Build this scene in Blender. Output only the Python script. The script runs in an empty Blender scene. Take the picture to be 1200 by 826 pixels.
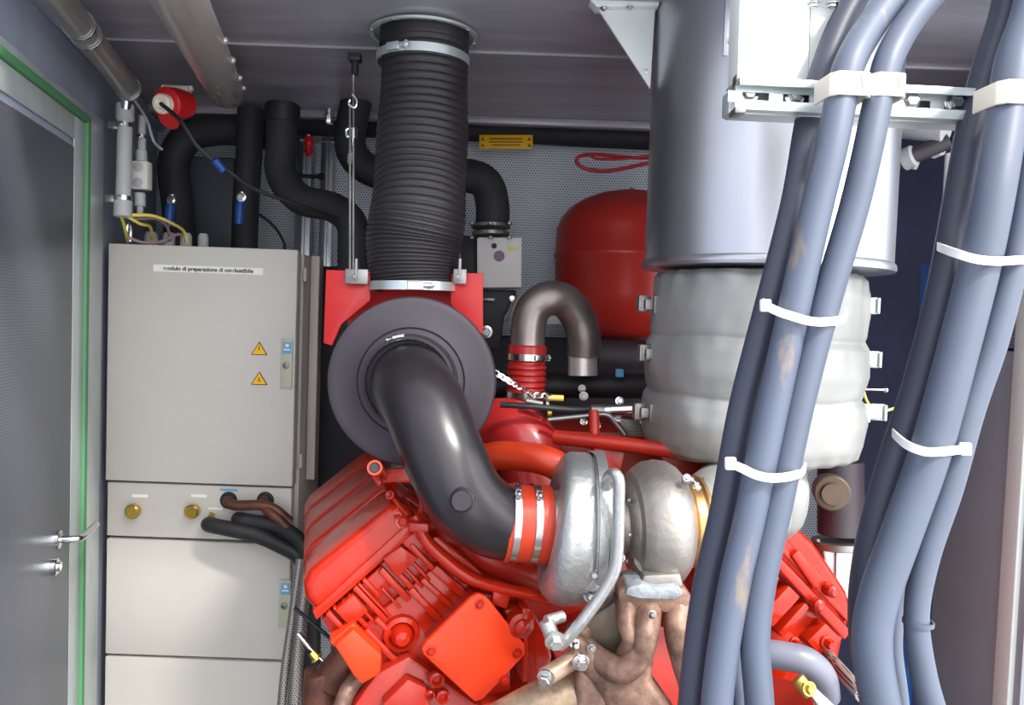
import bpy, bmesh, math, random
from mathutils import Vector, Matrix
random.seed(7)
V = Vector
F = 950.0
W, H = 1200, 826
SC = bpy.context.scene
COL = SC.collection
CAMLOC = V((0, 0, 1.6))
PITCH, ROLL = 2.5, 2.0
CR = (Matrix.Rotation(math.radians(90 - PITCH), 3, 'X') @ Matrix.Rotation(math.radians(ROLL), 3, 'Z'))
RX, UP, BK = CR @ V((1, 0, 0)), CR @ V((0, 1, 0)), CR @ V((0, 0, 1))
FW = -BK
ZZ = V((0, 0, 1)); YY = V((0, 1, 0)); XX = V((1, 0, 0))

def P(px, py, D):                      # world point seen at a pixel of the photograph, D metres in front of the lens
    return CAMLOC + CR @ V(((px - W / 2) / F * D, -(py - H / 2) / F * D, -D))
def S(px, D): return px * D / F
def ray(px, py): return (P(px, py, 1) - CAMLOC).normalized()
def on_plane(px, py, o, n):
    r = ray(px, py); return CAMLOC + r * ((o - CAMLOC).dot(n) / r.dot(n))

# ---------------------------------------------------------------- materials
def lin(c):
    return tuple(((x / 255) / 12.92 if x / 255 <= 0.04045 else ((x / 255 + 0.055) / 1.055) ** 2.4) for x in c) + (1,)
def mat(name, c, rough=.5, metal=0, var=0.0, vscale=6, bump=0, bscale=60, c2=None, coat=0, stretch=None, spec=None, rvar=0, ramp=(.35, .68)):
    m = bpy.data.materials.new(name); m.use_nodes = True
    nt = m.node_tree; N = nt.nodes; L = nt.links
    b = N['Principled BSDF']
    col = lin(c)
    b.inputs['Base Color'].default_value = col
    b.inputs['Roughness'].default_value = rough
    b.inputs['Metallic'].default_value = metal
    if coat: b.inputs['Coat Weight'].default_value = coat; b.inputs['Coat Roughness'].default_value = .12
    if spec is not None: b.inputs['Specular IOR Level'].default_value = spec
    tc = N.new('ShaderNodeTexCoord'); vec = tc.outputs['Object']
    if stretch:
        mp = N.new('ShaderNodeMapping'); mp.inputs['Scale'].default_value = stretch
        L.new(vec, mp.inputs['Vector']); vec = mp.outputs['Vector']
    if var or c2:
        nz = N.new('ShaderNodeTexNoise'); nz.inputs['Scale'].default_value = vscale; nz.inputs['Detail'].default_value = 6
        nz.inputs['Roughness'].default_value = .65
        L.new(vec, nz.inputs['Vector'])
        rp = N.new('ShaderNodeValToRGB'); rp.color_ramp.elements[0].position = ramp[0]; rp.color_ramp.elements[1].position = ramp[1]
        d = lin(c2) if c2 else tuple(x * (1 - var) for x in col[:3]) + (1,)
        rp.color_ramp.elements[0].color = d; rp.color_ramp.elements[1].color = col
        L.new(nz.outputs['Fac'], rp.inputs['Fac']); L.new(rp.outputs['Color'], b.inputs['Base Color'])
        if rvar:
            mr = N.new('ShaderNodeMapRange'); mr.inputs['To Min'].default_value = rough + rvar; mr.inputs['To Max'].default_value = max(.03, rough - rvar)
            L.new(nz.outputs['Fac'], mr.inputs['Value']); L.new(mr.outputs['Result'], b.inputs['Roughness'])
    if bump:
        nb = N.new('ShaderNodeTexNoise'); nb.inputs['Scale'].default_value = bscale; nb.inputs['Detail'].default_value = 4
        L.new(vec, nb.inputs['Vector'])
        bp = N.new('ShaderNodeBump'); bp.inputs['Strength'].default_value = bump; bp.inputs['Distance'].default_value = .004
        L.new(nb.outputs['Fac'], bp.inputs['Height']); L.new(bp.outputs['Normal'], b.inputs['Normal'])
    return m
def perf_mat(name, c, hole, pitch=.01, rad=.3, rough=.45, metal=.3, axes=(0, 2), var=.15):
    m = mat(name, c, rough, metal, var=var, vscale=2.5)
    nt = m.node_tree; N = nt.nodes; L = nt.links; b = N['Principled BSDF']
    tc = N.new('ShaderNodeTexCoord'); sx = N.new('ShaderNodeSeparateXYZ'); L.new(tc.outputs['Object'], sx.inputs[0])
    def mth(op, a, bb=None):
        n = N.new('ShaderNodeMath'); n.operation = op
        for i, q in enumerate((a, bb)):
            if q is None: continue
            if isinstance(q, (int, float)): n.inputs[i].default_value = q
            else: L.new(q, n.inputs[i])
        return n.outputs[0]
    u = mth('DIVIDE', sx.outputs[axes[0]], pitch); v = mth('DIVIDE', sx.outputs[axes[1]], pitch * .87)
    row = mth('MULTIPLY', mth('MODULO', mth('FLOOR', mth('ADD', v, 1000)), 2), .5)
    fu = mth('SUBTRACT', mth('FRACT', mth('ADD', mth('ADD', u, 1000), row)), .5)
    fv = mth('SUBTRACT', mth('FRACT', mth('ADD', v, 1000)), .5)
    d = mth('SQRT', mth('ADD', mth('MULTIPLY', fu, fu), mth('MULTIPLY', fv, fv)))
    h = mth('LESS_THAN', d, rad)
    mx = N.new('ShaderNodeMix'); mx.data_type = 'RGBA'; L.new(h, mx.inputs[0])
    src = b.inputs['Base Color'].links[0].from_socket
    L.new(src, mx.inputs[6]); mx.inputs[7].default_value = lin(hole)
    L.new(mx.outputs[2], b.inputs['Base Color'])
    return m
M = {}
M['ceil'] = mat('ceiling_painted_steel', (182, 178, 186), .36, .25, var=.35, vscale=3, rvar=.1, stretch=(.5, 3, 1))
M['wall_l'] = mat('left_wall_steel', (172, 180, 198), .4, .1, var=.3, vscale=4, rvar=.1, stretch=(1, 1, .4))
M['wall_r'] = mat('navy_wall', (104, 116, 160), .6, 0, var=.25, vscale=3)
M['perf'] = perf_mat('perforated_sheet', (226, 232, 240), (84, 88, 98), .0105, .27, metal=.1)
M['perf_r'] = perf_mat('perforated_sheet_side', (150, 154, 172), (84, 88, 104), .0095, .3, axes=(1, 2))
M['perf_door'] = perf_mat('perforated_door_sheet', (120, 124, 136), (72, 76, 86), .007, .25, axes=(1, 2), metal=.6, rough=.35)
M['alu'] = mat('aluminium_frame', (186, 196, 196), .34, .25, var=.22, vscale=9, rvar=.12, stretch=(1, 1, .3))
M['green'] = mat('green_gasket', (70, 128, 84), .6)
M['steel'] = mat('brushed_steel', (205, 205, 205), .22, 1, var=.12, vscale=30)
M['chrome'] = mat('bright_steel', (230, 230, 230), .15, 1)
M['dsteel'] = mat('dull_steel', (150, 148, 145), .42, .9, var=.3, vscale=20)
M['galv'] = mat('galvanised_rail', (214, 222, 222), .4, .7, var=.12, vscale=25)
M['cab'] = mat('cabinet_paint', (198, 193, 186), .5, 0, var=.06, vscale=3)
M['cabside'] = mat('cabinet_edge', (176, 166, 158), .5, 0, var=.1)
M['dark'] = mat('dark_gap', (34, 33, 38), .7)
M['rubber'] = mat('black_rubber', (34, 33, 36), .55, 0, var=.3, vscale=12, bump=.15, bscale=120)
M['foam'] = mat('black_foam_lagging', (46, 45, 48), .7, 0, var=.4, vscale=8, bump=.3, bscale=60)
M['hose'] = mat('ribbed_hose_black', (46, 43, 46), .5, 0, var=.3, vscale=10)
M['plastic'] = mat('black_intake_plastic', (36, 32, 36), .3, 0, var=.3, vscale=7, bump=.08, bscale=25, rvar=.08)
M['filter'] = mat('filter_housing', (58, 50, 58), .5, 0, var=.2, vscale=4, rvar=.08)
M['red'] = mat('engine_red', (182, 36, 13), .17, 0, var=.35, vscale=9, bump=.2, bscale=34, spec=.35)
M['redd'] = mat('engine_red_worn', (176, 36, 18), .34, 0, c2=(150, 34, 20), vscale=5, bump=.15, bscale=50)
M['plate'] = mat('red_cover_plate', (222, 56, 20), .42, 0, spec=.3, var=.06, vscale=10)
M['tank'] = mat('tank_red', (182, 46, 38), .32, 0, var=.08)
M['bracket'] = mat('signal_red_bracket', (190, 26, 24), .45)
M['sil'] = mat('orange_silicone', (196, 56, 26), .36, 0, var=.2)
M['silr'] = mat('red_silicone', (166, 34, 34), .36, 0, var=.15, coat=.3)
M['cast'] = mat('cast_aluminium', (184, 184, 182), .38, .75, var=.25, vscale=7, bump=.35, bscale=90)
M['castd'] = mat('cast_iron_silvered', (160, 154, 148), .42, .7, var=.3, vscale=8, bump=.35, bscale=70)
M['bronze'] = mat('heat_stained_casting', (150, 118, 100), .48, .35, c2=(84, 60, 52), vscale=18, bump=.7, bscale=40)
M['gold'] = mat('heat_tinted_band', (206, 160, 96), .3, .9, c2=(150, 110, 80), vscale=10)
M['brass'] = mat('brass', (212, 178, 92), .3, .9, var=.2)
M['copper'] = mat('copper_brown', (112, 66, 50), .5, .4, c2=(70, 44, 38), vscale=20)
M['duct'] = mat('duct_sheet_steel', (196, 197, 203), .32, .93, var=.08, vscale=3, rvar=.05, stretch=(6, 6, .3))
M['jacket'] = mat('insulation_jacket', (152, 152, 149), .5, .3, var=.14, vscale=5, bump=.3, bscale=12)
M['white'] = mat('white_bracket_paint', (222, 226, 222), .5, .1, var=.05)
M['cable'] = mat('grey_cable_sheath', (78, 86, 103), .48, 0, var=.14, vscale=6, bump=.05, bscale=60)
M['cabled'] = mat('shaded_cable_sheath', (56, 60, 76), .5, 0, var=.14, vscale=6)  # darker copy of the cable grey, left-side shade put into the colour
M['cableb'] = mat('stained_cable_sheath', (94, 106, 128), .5, 0, var=0, vscale=16, stretch=(1, 1, .35))
M['cableb'] = mat('stained_cable_sheath', (78, 86, 103), .5, 0, c2=(112, 102, 96), vscale=22, stretch=(1, 1, .3), ramp=(.36, .43))
M['cream'] = mat('cream_clamp', (232, 222, 206), .45, 0, var=.06)
M['tie'] = mat('white_nylon', (240, 240, 236), .4)
M['pvc'] = mat('grey_pvc', (176, 176, 178), .5, 0, var=.06)
M['pvcpipe'] = mat('conduit_translucent', (150, 144, 140), .28, .4, var=.3, vscale=5, stretch=(1, .4, 1))
M['bigpipe'] = mat('stained_steel_pipe', (206, 196, 192), .28, .45, c2=(168, 156, 152), vscale=2.5, rvar=.05, stretch=(1, .3, 1))
M['ubend'] = mat('stainless_bend', (150, 140, 136), .36, .75, c2=(118, 106, 104), vscale=5, rvar=.08)
M['yellow'] = mat('yellow_label', (244, 186, 14), .5)
M['black'] = mat('black_print', (20, 20, 20), .6)
M['paper'] = mat('white_label', (236, 234, 230), .6)
M['blue'] = mat('blue_plastic', (24, 74, 150), .45, 0, var=.1)
M['bluesteel'] = mat('blue_strut_paint', (50, 128, 220), .5)
M['skyblue'] = mat('light_blue_sticker', (96, 164, 206), .5)
M['redplug'] = mat('red_plug', (200, 24, 30), .4, 0, var=.1)
M['redwire'] = mat('red_sheathed_wire', (180, 28, 40), .4)
M['wire_y'] = mat('yellow_wire', (222, 206, 96), .5)
M['wire_p'] = mat('mauve_wire', (150, 122, 130), .5)
M['box'] = mat('actuator_grey', (222, 217, 212), .5, 0, var=.05)
M['lockp'] = mat('lock_plate', (184, 184, 160), .5, .1)
M['braid'] = perf_mat('steel_braid', (164, 158, 152), (62, 58, 56), .0062, .3, metal=.6, axes=(0, 2))
M['gasket'] = mat('blue_grey_gasket', (160, 166, 170), .6, .2, c2=(112, 118, 124), vscale=30, bump=.5, bscale=120)
M['floor'] = mat('floor_plate', (108, 107, 104), .6, .2, var=.2)
M['oldbronze'] = mat('dark_bronze', (104, 90, 76), .5, .3, var=.3)
M['maroon'] = mat('maroon_lacquer', (120, 30, 50), .5)

# ---------------------------------------------------------------- mesh building
def basis(axis, hint=None):
    z = axis.normalized(); h = hint or (ZZ if abs(z.z) < .9 else YY)
    x = h.cross(z).normalized(); y = z.cross(x)
    return x, y, z
class MB:
    def __init__(s): s.bm = bmesh.new()
    def _merge(s, t):
        me = bpy.data.meshes.new('t'); t.to_mesh(me); s.bm.from_mesh(me); bpy.data.meshes.remove(me); t.free()
    def tube(s, pts, r, seg=16, n=8, closed=False, caps=True, rfun=None):
        pts = [V(p) for p in pts]
        rs = list(r) if isinstance(r, (list, tuple)) else [r] * len(pts)
        P_, R_ = [], []
        k = len(pts); rng = k if closed else k - 1
        for i in range(rng):
            g = (lambda j: pts[j % k]) if closed else (lambda j: pts[max(0, min(k - 1, j))])
            a, b, c, d = g(i - 1), g(i), g(i + 1), g(i + 2)
            nn = n if k > 2 else max(1, n // 4 if rfun is None else n)
            for q in range(nn):
                t = q / nn
                if k == 2: p = b.lerp(c, t)
                else: p = .5 * ((2 * b) + (c - a) * t + (2 * a - 5 * b + 4 * c - d) * t * t + (3 * b - a - 3 * c + d) * t ** 3)
                P_.append(p); R_.append(rs[i] + (rs[(i + 1) % k] - rs[i]) * t)
        if not closed: P_.append(pts[-1]); R_.append(rs[-1])
        m = len(P_)
        if rfun: R_ = [R_[i] * rfun(i / (m - 1)) for i in range(m)]
        T = []
        for i in range(m):
            if closed: t = P_[(i + 1) % m] - P_[i - 1]
            else: t = P_[min(m - 1, i + 1)] - P_[max(0, i - 1)]
            T.append(t.normalized())
        x, y, z = basis(T[0]); fr = []
        for i in range(m):
            x = (x - T[i] * x.dot(T[i])).normalized(); fr.append((x.copy(), T[i].cross(x)))
        bm = s.bm; rings = []
        for i in range(m):
            x, y = fr[i]
            rings.append([bm.verts.new(P_[i] + (x * math.cos(2 * math.pi * j / seg) + y * math.sin(2 * math.pi * j / seg)) * R_[i]) for j in range(seg)])
        for i in range(m if closed else m - 1):
            a, b = rings[i], rings[(i + 1) % m]
            off = 0
            if closed and i == m - 1:
                off = min(range(seg), key=lambda o: (a[0].co - b[o].co).length)
            for j in range(seg):
                bm.faces.new((a[j], a[(j + 1) % seg], b[(j + 1 + off) % seg], b[(j + off) % seg]))
        if caps and not closed:
            bm.faces.new(rings[0][::-1]); bm.faces.new(rings[-1])
        return s
    def lathe(s, prof, o, axis, seg=32, hint=None, caps=True, closed=False):    # prof: (along, radius)
        x, y, z = basis(V(axis), hint); o = V(o); bm = s.bm; rings = []
        for h, r in prof:
            r = max(r, 1e-5)
            rings.append([bm.verts.new(o + z * h + (x * math.cos(2 * math.pi * j / seg) + y * math.sin(2 * math.pi * j / seg)) * r) for j in range(seg)])
        k = len(rings)
        for i in range(k if closed else k - 1):
            a, b = rings[i], rings[(i + 1) % k]
            for j in range(seg): bm.faces.new((a[j], a[(j + 1) % seg], b[(j + 1) % seg], b[j]))
        if caps and not closed: bm.faces.new(rings[0][::-1]); bm.faces.new(rings[-1])
        return s
    def cyl(s, a, b, r, seg=24, r2=None):
        a, b = V(a), V(b); l = (b - a).length; r2 = r if r2 is None else r2; e = min(.12 * min(r, r2), .1 * l)
        return s.lathe([(0, r - e), (e, r), (l - e, r2), (l, r2 - e)], a, b - a, seg)
    def box(s, c, size, axes=None, bevel=0, seg=2):
        t = bmesh.new(); bmesh.ops.create_cube(t, size=1)
        ax = axes or (XX, YY, ZZ)
        for v in t.verts:
            v.co = V(c) + ax[0] * v.co.x * size[0] + ax[1] * v.co.y * size[1] + ax[2] * v.co.z * size[2]
        if bevel: bmesh.ops.bevel(t, geom=t.edges[:], offset=bevel, segments=seg, affect='EDGES', profile=.5)
        s._merge(t); return s
    def prism(s, pts, ext, bevel=0, seg=2):
        t = bmesh.new(); ext = V(ext)
        a = [t.verts.new(V(p)) for p in pts]; b = [t.verts.new(V(p) + ext) for p in pts]
        t.faces.new(a); t.faces.new(b[::-1]); k = len(pts)
        for i in range(k): t.faces.new((a[i], b[i], b[(i + 1) % k], a[(i + 1) % k]))
        bmesh.ops.recalc_face_normals(t, faces=t.faces[:])
        if bevel: bmesh.ops.bevel(t, geom=t.edges[:], offset=bevel, segments=seg, affect='EDGES', profile=.5, clamp_overlap=True)
        s._merge(t); return s
    def lobe(s, pts, ext, r, k=6):                # a cast cover: the outline closes in along a quarter circle at both ends
        pts = [V(p) for p in pts]; ext = V(ext); L_ = ext.length; n = len(pts); cen = sum(pts, V()) / n; dirs = []
        nrm = ext.normalized()
        for i in range(n):
            a, b, c = pts[i - 1], pts[i], pts[(i + 1) % n]
            e1, e2 = (b - a).normalized(), (c - b).normalized(); n1, n2 = nrm.cross(e1), nrm.cross(e2)
            if n1.dot(cen - b) < 0: n1 = -n1
            if n2.dot(cen - b) < 0: n2 = -n2
            d = n1 + n2; d /= max(.5, d.dot(d) / 2); dirs.append(d)
        secs = [(r * (1 - math.cos(math.pi / 2 * i / k)), r * (1 - math.sin(math.pi / 2 * i / k))) for i in range(k + 1)]
        secs = secs + [(L_ - h, q_) for h, q_ in secs[::-1]]; rows = []
        for h, q_ in secs: rows.append([s.bm.verts.new(p + nrm * h + d * q_) for p, d in zip(pts, dirs)])
        for i in range(len(rows) - 1):
            for j in range(n): s.bm.faces.new((rows[i][j], rows[i][(j + 1) % n], rows[i + 1][(j + 1) % n], rows[i + 1][j]))
        s.bm.faces.new(rows[0][::-1]); s.bm.faces.new(rows[-1]); return s
    def bolt(s, o, axis, r, h=None):
        h = h or r * .9; o = V(o); ax = V(axis).normalized()
        s.lathe([(0, r * 1.45), (h * .22, r * 1.45), (h * .25, r * 1.3)], o, ax, 18)
        s.lathe([(h * .2, r), (h * .95, r), (h * 1.1, r * .82)], o, ax, 6)
        return s
    def sphere(s, c, r, sc=(1, 1, 1), seg=20):
        t = bmesh.new(); bmesh.ops.create_uvsphere(t, u_segments=seg, v_segments=seg // 2, radius=r)
        for v in t.verts: v.co = V(c) + V((v.co.x * sc[0], v.co.y * sc[1], v.co.z * sc[2]))
        s._merge(t); return s
    def band(s, o, axis, r, w, th=.0015, seg=40):         # closed strap ring around a pipe
        return s.lathe([(-w / 2, r), (-w / 2, r + th), (w / 2, r + th), (w / 2, r)], o, axis, seg, caps=False, closed=True)
    def build(s, name, m, parent=None, sharp=32, origin=None):
        bm = s.bm
        bmesh.ops.recalc_face_normals(bm, faces=bm.faces[:])
        ca = math.radians(sharp)
        for f in bm.faces: f.smooth = True
        for e in bm.edges:
            if len(e.link_faces) == 2 and e.calc_face_angle(0) > ca: e.smooth = False
        if parent is not None: org = ORG[parent.name]
        elif origin is not None: org = V(origin)
        else:
            xs = [v.co for v in bm.verts]
            org = V(((min(c.x for c in xs) + max(c.x for c in xs)) / 2, (min(c.y for c in xs) + max(c.y for c in xs)) / 2, min(c.z for c in xs)))
        for v in bm.verts: v.co -= org
        me = bpy.data.meshes.new(name); bm.to_mesh(me); bm.free()
        me.materials.append(M[m] if isinstance(m, str) else m)
        o = bpy.data.objects.new(name, me); COL.objects.link(o)
        ORG[o.name] = org
        if parent is not None: o.parent = parent
        else: o.location = org
        return o
ORG = {}
def thing(name, label, cat, loc, group=None):
    o = bpy.data.objects.new(name, None); o.empty_display_size = .05; COL.objects.link(o)
    o.location = loc; ORG[o.name] = V(loc); o['label'] = label; o['category'] = cat
    if group: o['group'] = group
    return o
def tag(o, label, cat, group=None, kind=None):
    o['label'] = label; o['category'] = cat
    if group: o['group'] = group
    if kind: o['kind'] = kind
    return o
def struct(o): o['kind'] = 'structure'; return o
def copy_thing(root, delta, label=None):
    r = root.copy(); COL.objects.link(r); r.location = root.location + V(delta); ORG[r.name] = ORG[root.name] + V(delta)
    if label: r['label'] = label
    for ch in [c for c in bpy.data.objects if c.parent == root]:
        c = ch.copy(); COL.objects.link(c); c.parent = r
        for g in [c2 for c2 in bpy.data.objects if c2.parent == ch]:
            d = g.copy(); COL.objects.link(d); d.parent = c
    return r
def text(name, body, size, loc, ax, up, m, parent, align='CENTER', ext=.0004):
    cu = bpy.data.curves.new(name, 'FONT'); cu.body = body; cu.size = size; cu.align_x = align; cu.align_y = 'CENTER'; cu.extrude = ext; cu.offset = .0004
    cu.materials.append(M[m])
    tmp = bpy.data.objects.new('tmp', cu); COL.objects.link(tmp)
    bpy.context.view_layer.update()
    me = bpy.data.meshes.new_from_object(tmp.evaluated_get(bpy.context.evaluated_depsgraph_get()))
    bpy.data.objects.remove(tmp)
    z = ax.cross(up).normalized()
    mt = Matrix((ax, up, z)).transposed()
    org = ORG[parent.name]
    for v in me.vertices: v.co = mt @ v.co + V(loc) - org
    me.materials.clear(); me.materials.append(M[m])
    o = bpy.data.objects.new(name, me); COL.objects.link(o); o.parent = parent; ORG[o.name] = org
    return o
def clamp(o, axis, r, w, screw_dir, parent=None, name='hose_clamp', m='steel'):   # worm-drive clamp: band, housing, screw
    b = MB(); b.band(o, axis, r, w, .002); ax = V(axis).normalized(); sd = V(screw_dir).normalized(); sd = (sd - ax * sd.dot(ax)).normalized()
    tg = ax.cross(sd); c = V(o) + sd * (r + w * .35)
    b.box(c, (w * 1.7, w * .9, w * .6), (tg, ax, sd), w * .1)
    b.cyl(c + tg * w * .7, c + tg * w * 1.9, w * .28, 12); b.bolt(c + tg * w * 1.8, tg, w * .34)
    return b.build(name, m, parent)

def bolts(name, m, parent, lst):                     # every bolt its own part
    for l in lst: MB().bolt(*l).build(name, m, parent)
# ================================================================ camera, light
cam = bpy.data.cameras.new('camera'); co = bpy.data.objects.new('camera', cam); COL.objects.link(co)
cam.sensor_fit = 'HORIZONTAL'; cam.sensor_width = 36; cam.lens = F / W * 36
co.matrix_world = Matrix.Translation(CAMLOC) @ CR.to_4x4(); cam.clip_start = .02
SC.camera = co
SC.view_settings.view_transform = 'Standard'; SC.view_settings.look = 'None'; SC.view_settings.gamma = 1
SC.view_settings.exposure = .0
SC.view_settings.use_curve_mapping = False
w = bpy.data.worlds.new('sky'); SC.world = w; w.use_nodes = True
bg = w.node_tree.nodes['Background']; bg.inputs[1].default_value = 1.0
_n = w.node_tree.nodes; _l = w.node_tree.links
_tc = _n.new('ShaderNodeTexCoord'); _dp = _n.new('ShaderNodeVectorMath'); _dp.operation = 'DOT_PRODUCT'
_dp.inputs[1].default_value = tuple(V((.62, -.62, .35)).normalized()); _l.new(_tc.outputs['Generated'], _dp.inputs[0])
_r = _n.new('ShaderNodeValToRGB'); _l.new(_dp.outputs['Value'], _r.inputs[0])      # hazy sky, brighter around the sun
_e = _r.color_ramp.elements; _e[0].position = .0; _e[0].color = (1.5, 1.56, 1.66, 1); _e[1].position = 1; _e[1].color = (7.5, 7.4, 7.2, 1)
_x = _e.new(.55); _x.color = (2.5, 2.6, 2.75, 1); _x = _e.new(.86); _x.color = (3.6, 3.7, 3.9, 1)
_l.new(_r.outputs[0], bg.inputs[0])
sun = bpy.data.lights.new('sun', 'SUN'); so = bpy.data.objects.new('sun', sun); COL.objects.link(so)
sun.energy = 5.6; sun.angle = math.radians(7); sun.color = (1, .96, .9)
sd = V((-.45, .5, -.74)); so.rotation_euler = sd.to_track_quat('-Z', 'Y').to_euler(); so.location = (3, -2, 5)

# ================================================================ room shell
CZ = 2.27
def LX(y): return -1.065 - .225 * (y - 1.82)
LT = V((-.225, 1, 0)).normalized(); LN = V((LT.y, -LT.x, 0))      # along the left wall; into the room
def LW(y, z, off=0): return V((LX(y), y, z)) + LN * off
def lbox(mb, y0, y1, z0, z1, off, th, bevel=0):
    a, b = LW(y0, 0), LW(y1, 0); c = (a + b) / 2 + LN * (off + th / 2); c.z = (z0 + z1) / 2
    mb.box(c, (th, (b - a).length, z1 - z0), (LN, LT, ZZ), bevel)
struct(MB().box((0, 1.1, -.05), (3.4, 4.4, .1)).build('floor', 'floor'))
struct(MB().box((0, 2.35, CZ + .04), (3.4, 2.0, .08)).build('ceiling', 'ceil'))
m = MB()
m.box((0, 2.09, CZ - .003), (2.5, .012, .006)); m.box((0, 2.76, CZ - .012), (2.5, .03, .024), bevel=.004)
struct(m.build('trim_1', 'ceil'))
m = MB(); lbox(m, -.6, 3.2, 0, CZ, -.08, .08); struct(m.build('wall_left', 'wall_l', origin=LW(1.5, 0)))
o = MB().box((.0, 3.06, CZ / 2), (2.9, .08, CZ)).build('wall_back', 'perf', origin=(0, 3, 0)); struct(o)
struct(MB().box((1.275, 2.45, CZ / 2), (.08, 1.3, CZ)).build('wall_right', 'wall_r'))
# folded edge where ceiling meets the left wall
m = MB(); lbox(m, 1.3, 3.0, CZ - .035, CZ - .004, 0, .03, .006); struct(m.build('trim_2', 'wall_l'))
# right panel (perforated upper field over a smooth lower one) and bright door edge
d = MB().box((1.21, 2.03, 1.06), (.03, .40, 1.0), bevel=.003).build('door_2', 'wall_r', origin=(1.2, 2.03, 0)); struct(d)
d.data.materials[0] = mat('door_grey', (150, 153, 162), .5, 0, var=.15, vscale=3)
o = MB().box((1.213, 2.03, 1.76), (.03, .40, .385), bevel=.003).build('perforated_panel', 'perf_r', d)
o = MB().box((1.213, 2.03, 2.1), (.03, .40, .29), bevel=.003).build('upper_panel', 'wall_r', d)
o = MB().box((1.2, 2.14, 1.655), (.006, .09, .15), bevel=.002).build('white_plate', 'white', d)
m = MB(); m.box((1.222, 1.885, 1.1), (.08, .06, 2.1), bevel=.006); struct(m.build('trim_3', 'white'))
m = MB(); m.box((0, 1.08, CZ + .05), (2.7, .1, .1), bevel=.006); struct(m.build('trim_4', 'galv'))

# ---------------------------------------------------------------- left door
d = MB(); lbox(d, 1.02, 1.985, .08, 2.0, .004, .028, .003); door = struct(d.build('door_1', 'wall_l', origin=LW(1.5, 0)))
m = MB(); lbox(m, 1.1, 1.915, .15, 1.965, .032, .01, .003); m.build('inner_panel', 'perf_door', door)
m = MB(); lbox(m, 2.035, 2.21, .05, 2.09, .0, .03, .004); lbox(m, .95, 2.21, 2.062, 2.09, .0, .03, .004); lbox(m, 1.93, 2.013, .08, 2.04, .034, .004, .001); lbox(m, .95, 1.93, 1.985, 2.04, .034, .004, .001)
m.build('door_frame', 'alu', door)
m = MB(); lbox(m, 2.013, 2.037, .06, 2.062, .01, .036, .006); lbox(m, .95, 2.03, 2.042, 2.062, .01, .036, .006); m.build('gasket', 'green', door)
h = on_plane(66, 632, LW(1.9, 0, .04), LN)
m = MB(); m.lathe([(0, .021), (.008, .021), (.010, .017)], h, LN, 24)
m.tube([h, h + LN * .035, h + LN * .05 + LT * .02, h + LN * .05 + LT * .13], .0085, 12)
m.build('door_handle', 'chrome', door)
h2 = on_plane(60, 664, LW(1.9, 0, .04), LN)
m = MB(); m.lathe([(0, .02), (.012, .02), (.014, .017), (.014, .011), (.02, .011), (.02, .006), (.016, .005)], h2, LN, 24); m.build('door_lock', 'chrome', door)

# ================================================================ pipes under the ceiling, left
pa, pb = P(48, -28, 1.5), P(152, 106, 2.17)
t = thing('conduit_pipe', 'slim grey cable conduit clipped under the ceiling along the left wall', 'pipe', pb)
MB().tube([pa, pa.lerp(pb, .5), pb], .030, 24).build('pipe_body', 'pvcpipe', t)
ax = (pb - pa).normalized()
for q in (.34, .42, .97):
    b = MB(); c = pa.lerp(pb, q); b.band(c, ax, .031, .008, .0025)
    if q != .34: b.box(c + ZZ * .042, (.012, .016, .03), bevel=.001); b.bolt(c + ZZ * .034 + XX * .012, XX, .004)
    b.build('pipe_clamp', 'steel', t)
MB().cyl(P(150, 98, 2.17), P(147, 128, 2.19), .014).build('down_spout', 'steel', t)
pa, pb = P(186, -50, 1.25), P(266, 108, 2.25)
t = thing('large_steel_pipe', 'large stained steel pipe running under the ceiling towards the camera', 'pipe', pb)
ax = (pb - pa).normalized(); l = (pb - pa).length
MB().lathe([(0, .048), (l - .02, .048), (l - .006, .044), (l, .03)], pa, ax, 40).build('pipe_body', 'bigpipe', t)
b = MB(); side = ax.cross(ZZ).normalized()
b.prism([pa + side * .046 + ZZ * .004, pb + side * .046 + ZZ * .004 - ax * .03, pb + side * .046 - ZZ * .004 - ax * .03, pa + side * .046 - ZZ * .004], side * .004, .001)
for q in (.45, .62, .8, .92): b.sphere(pa.lerp(pb, q) + side * .05, .008)
b.build('seam', 'bigpipe', t)
# vertical PVC tube and its clips
t = thing('pvc_tube', 'light grey plastic cable tube standing upright above the cabinet corner', 'pipe', P(145, 250, 2.2))
a, b_ = P(147, 122, 2.2), P(144, 248, 2.2)
MB().cyl(a, b_, .0195).build('tube_body', 'pvc', t)
for q, l in ((0, .045), (.86, .055)):
    MB().cyl(a.lerp(b_, q), a.lerp(b_, q) + (b_ - a).normalized() * l, .0235).build('end_cap', 'pvc', t)
for q in (.2, .88):
    c = a.lerp(b_, q); b = MB(); b.band(c, b_ - a, .021, .012, .003); b.box(c - XX * .035, (.028, .006, .02), bevel=.001); b.bolt(c - YY * .024, -YY, .005); b.build('tube_clip', 'steel', t)
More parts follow.
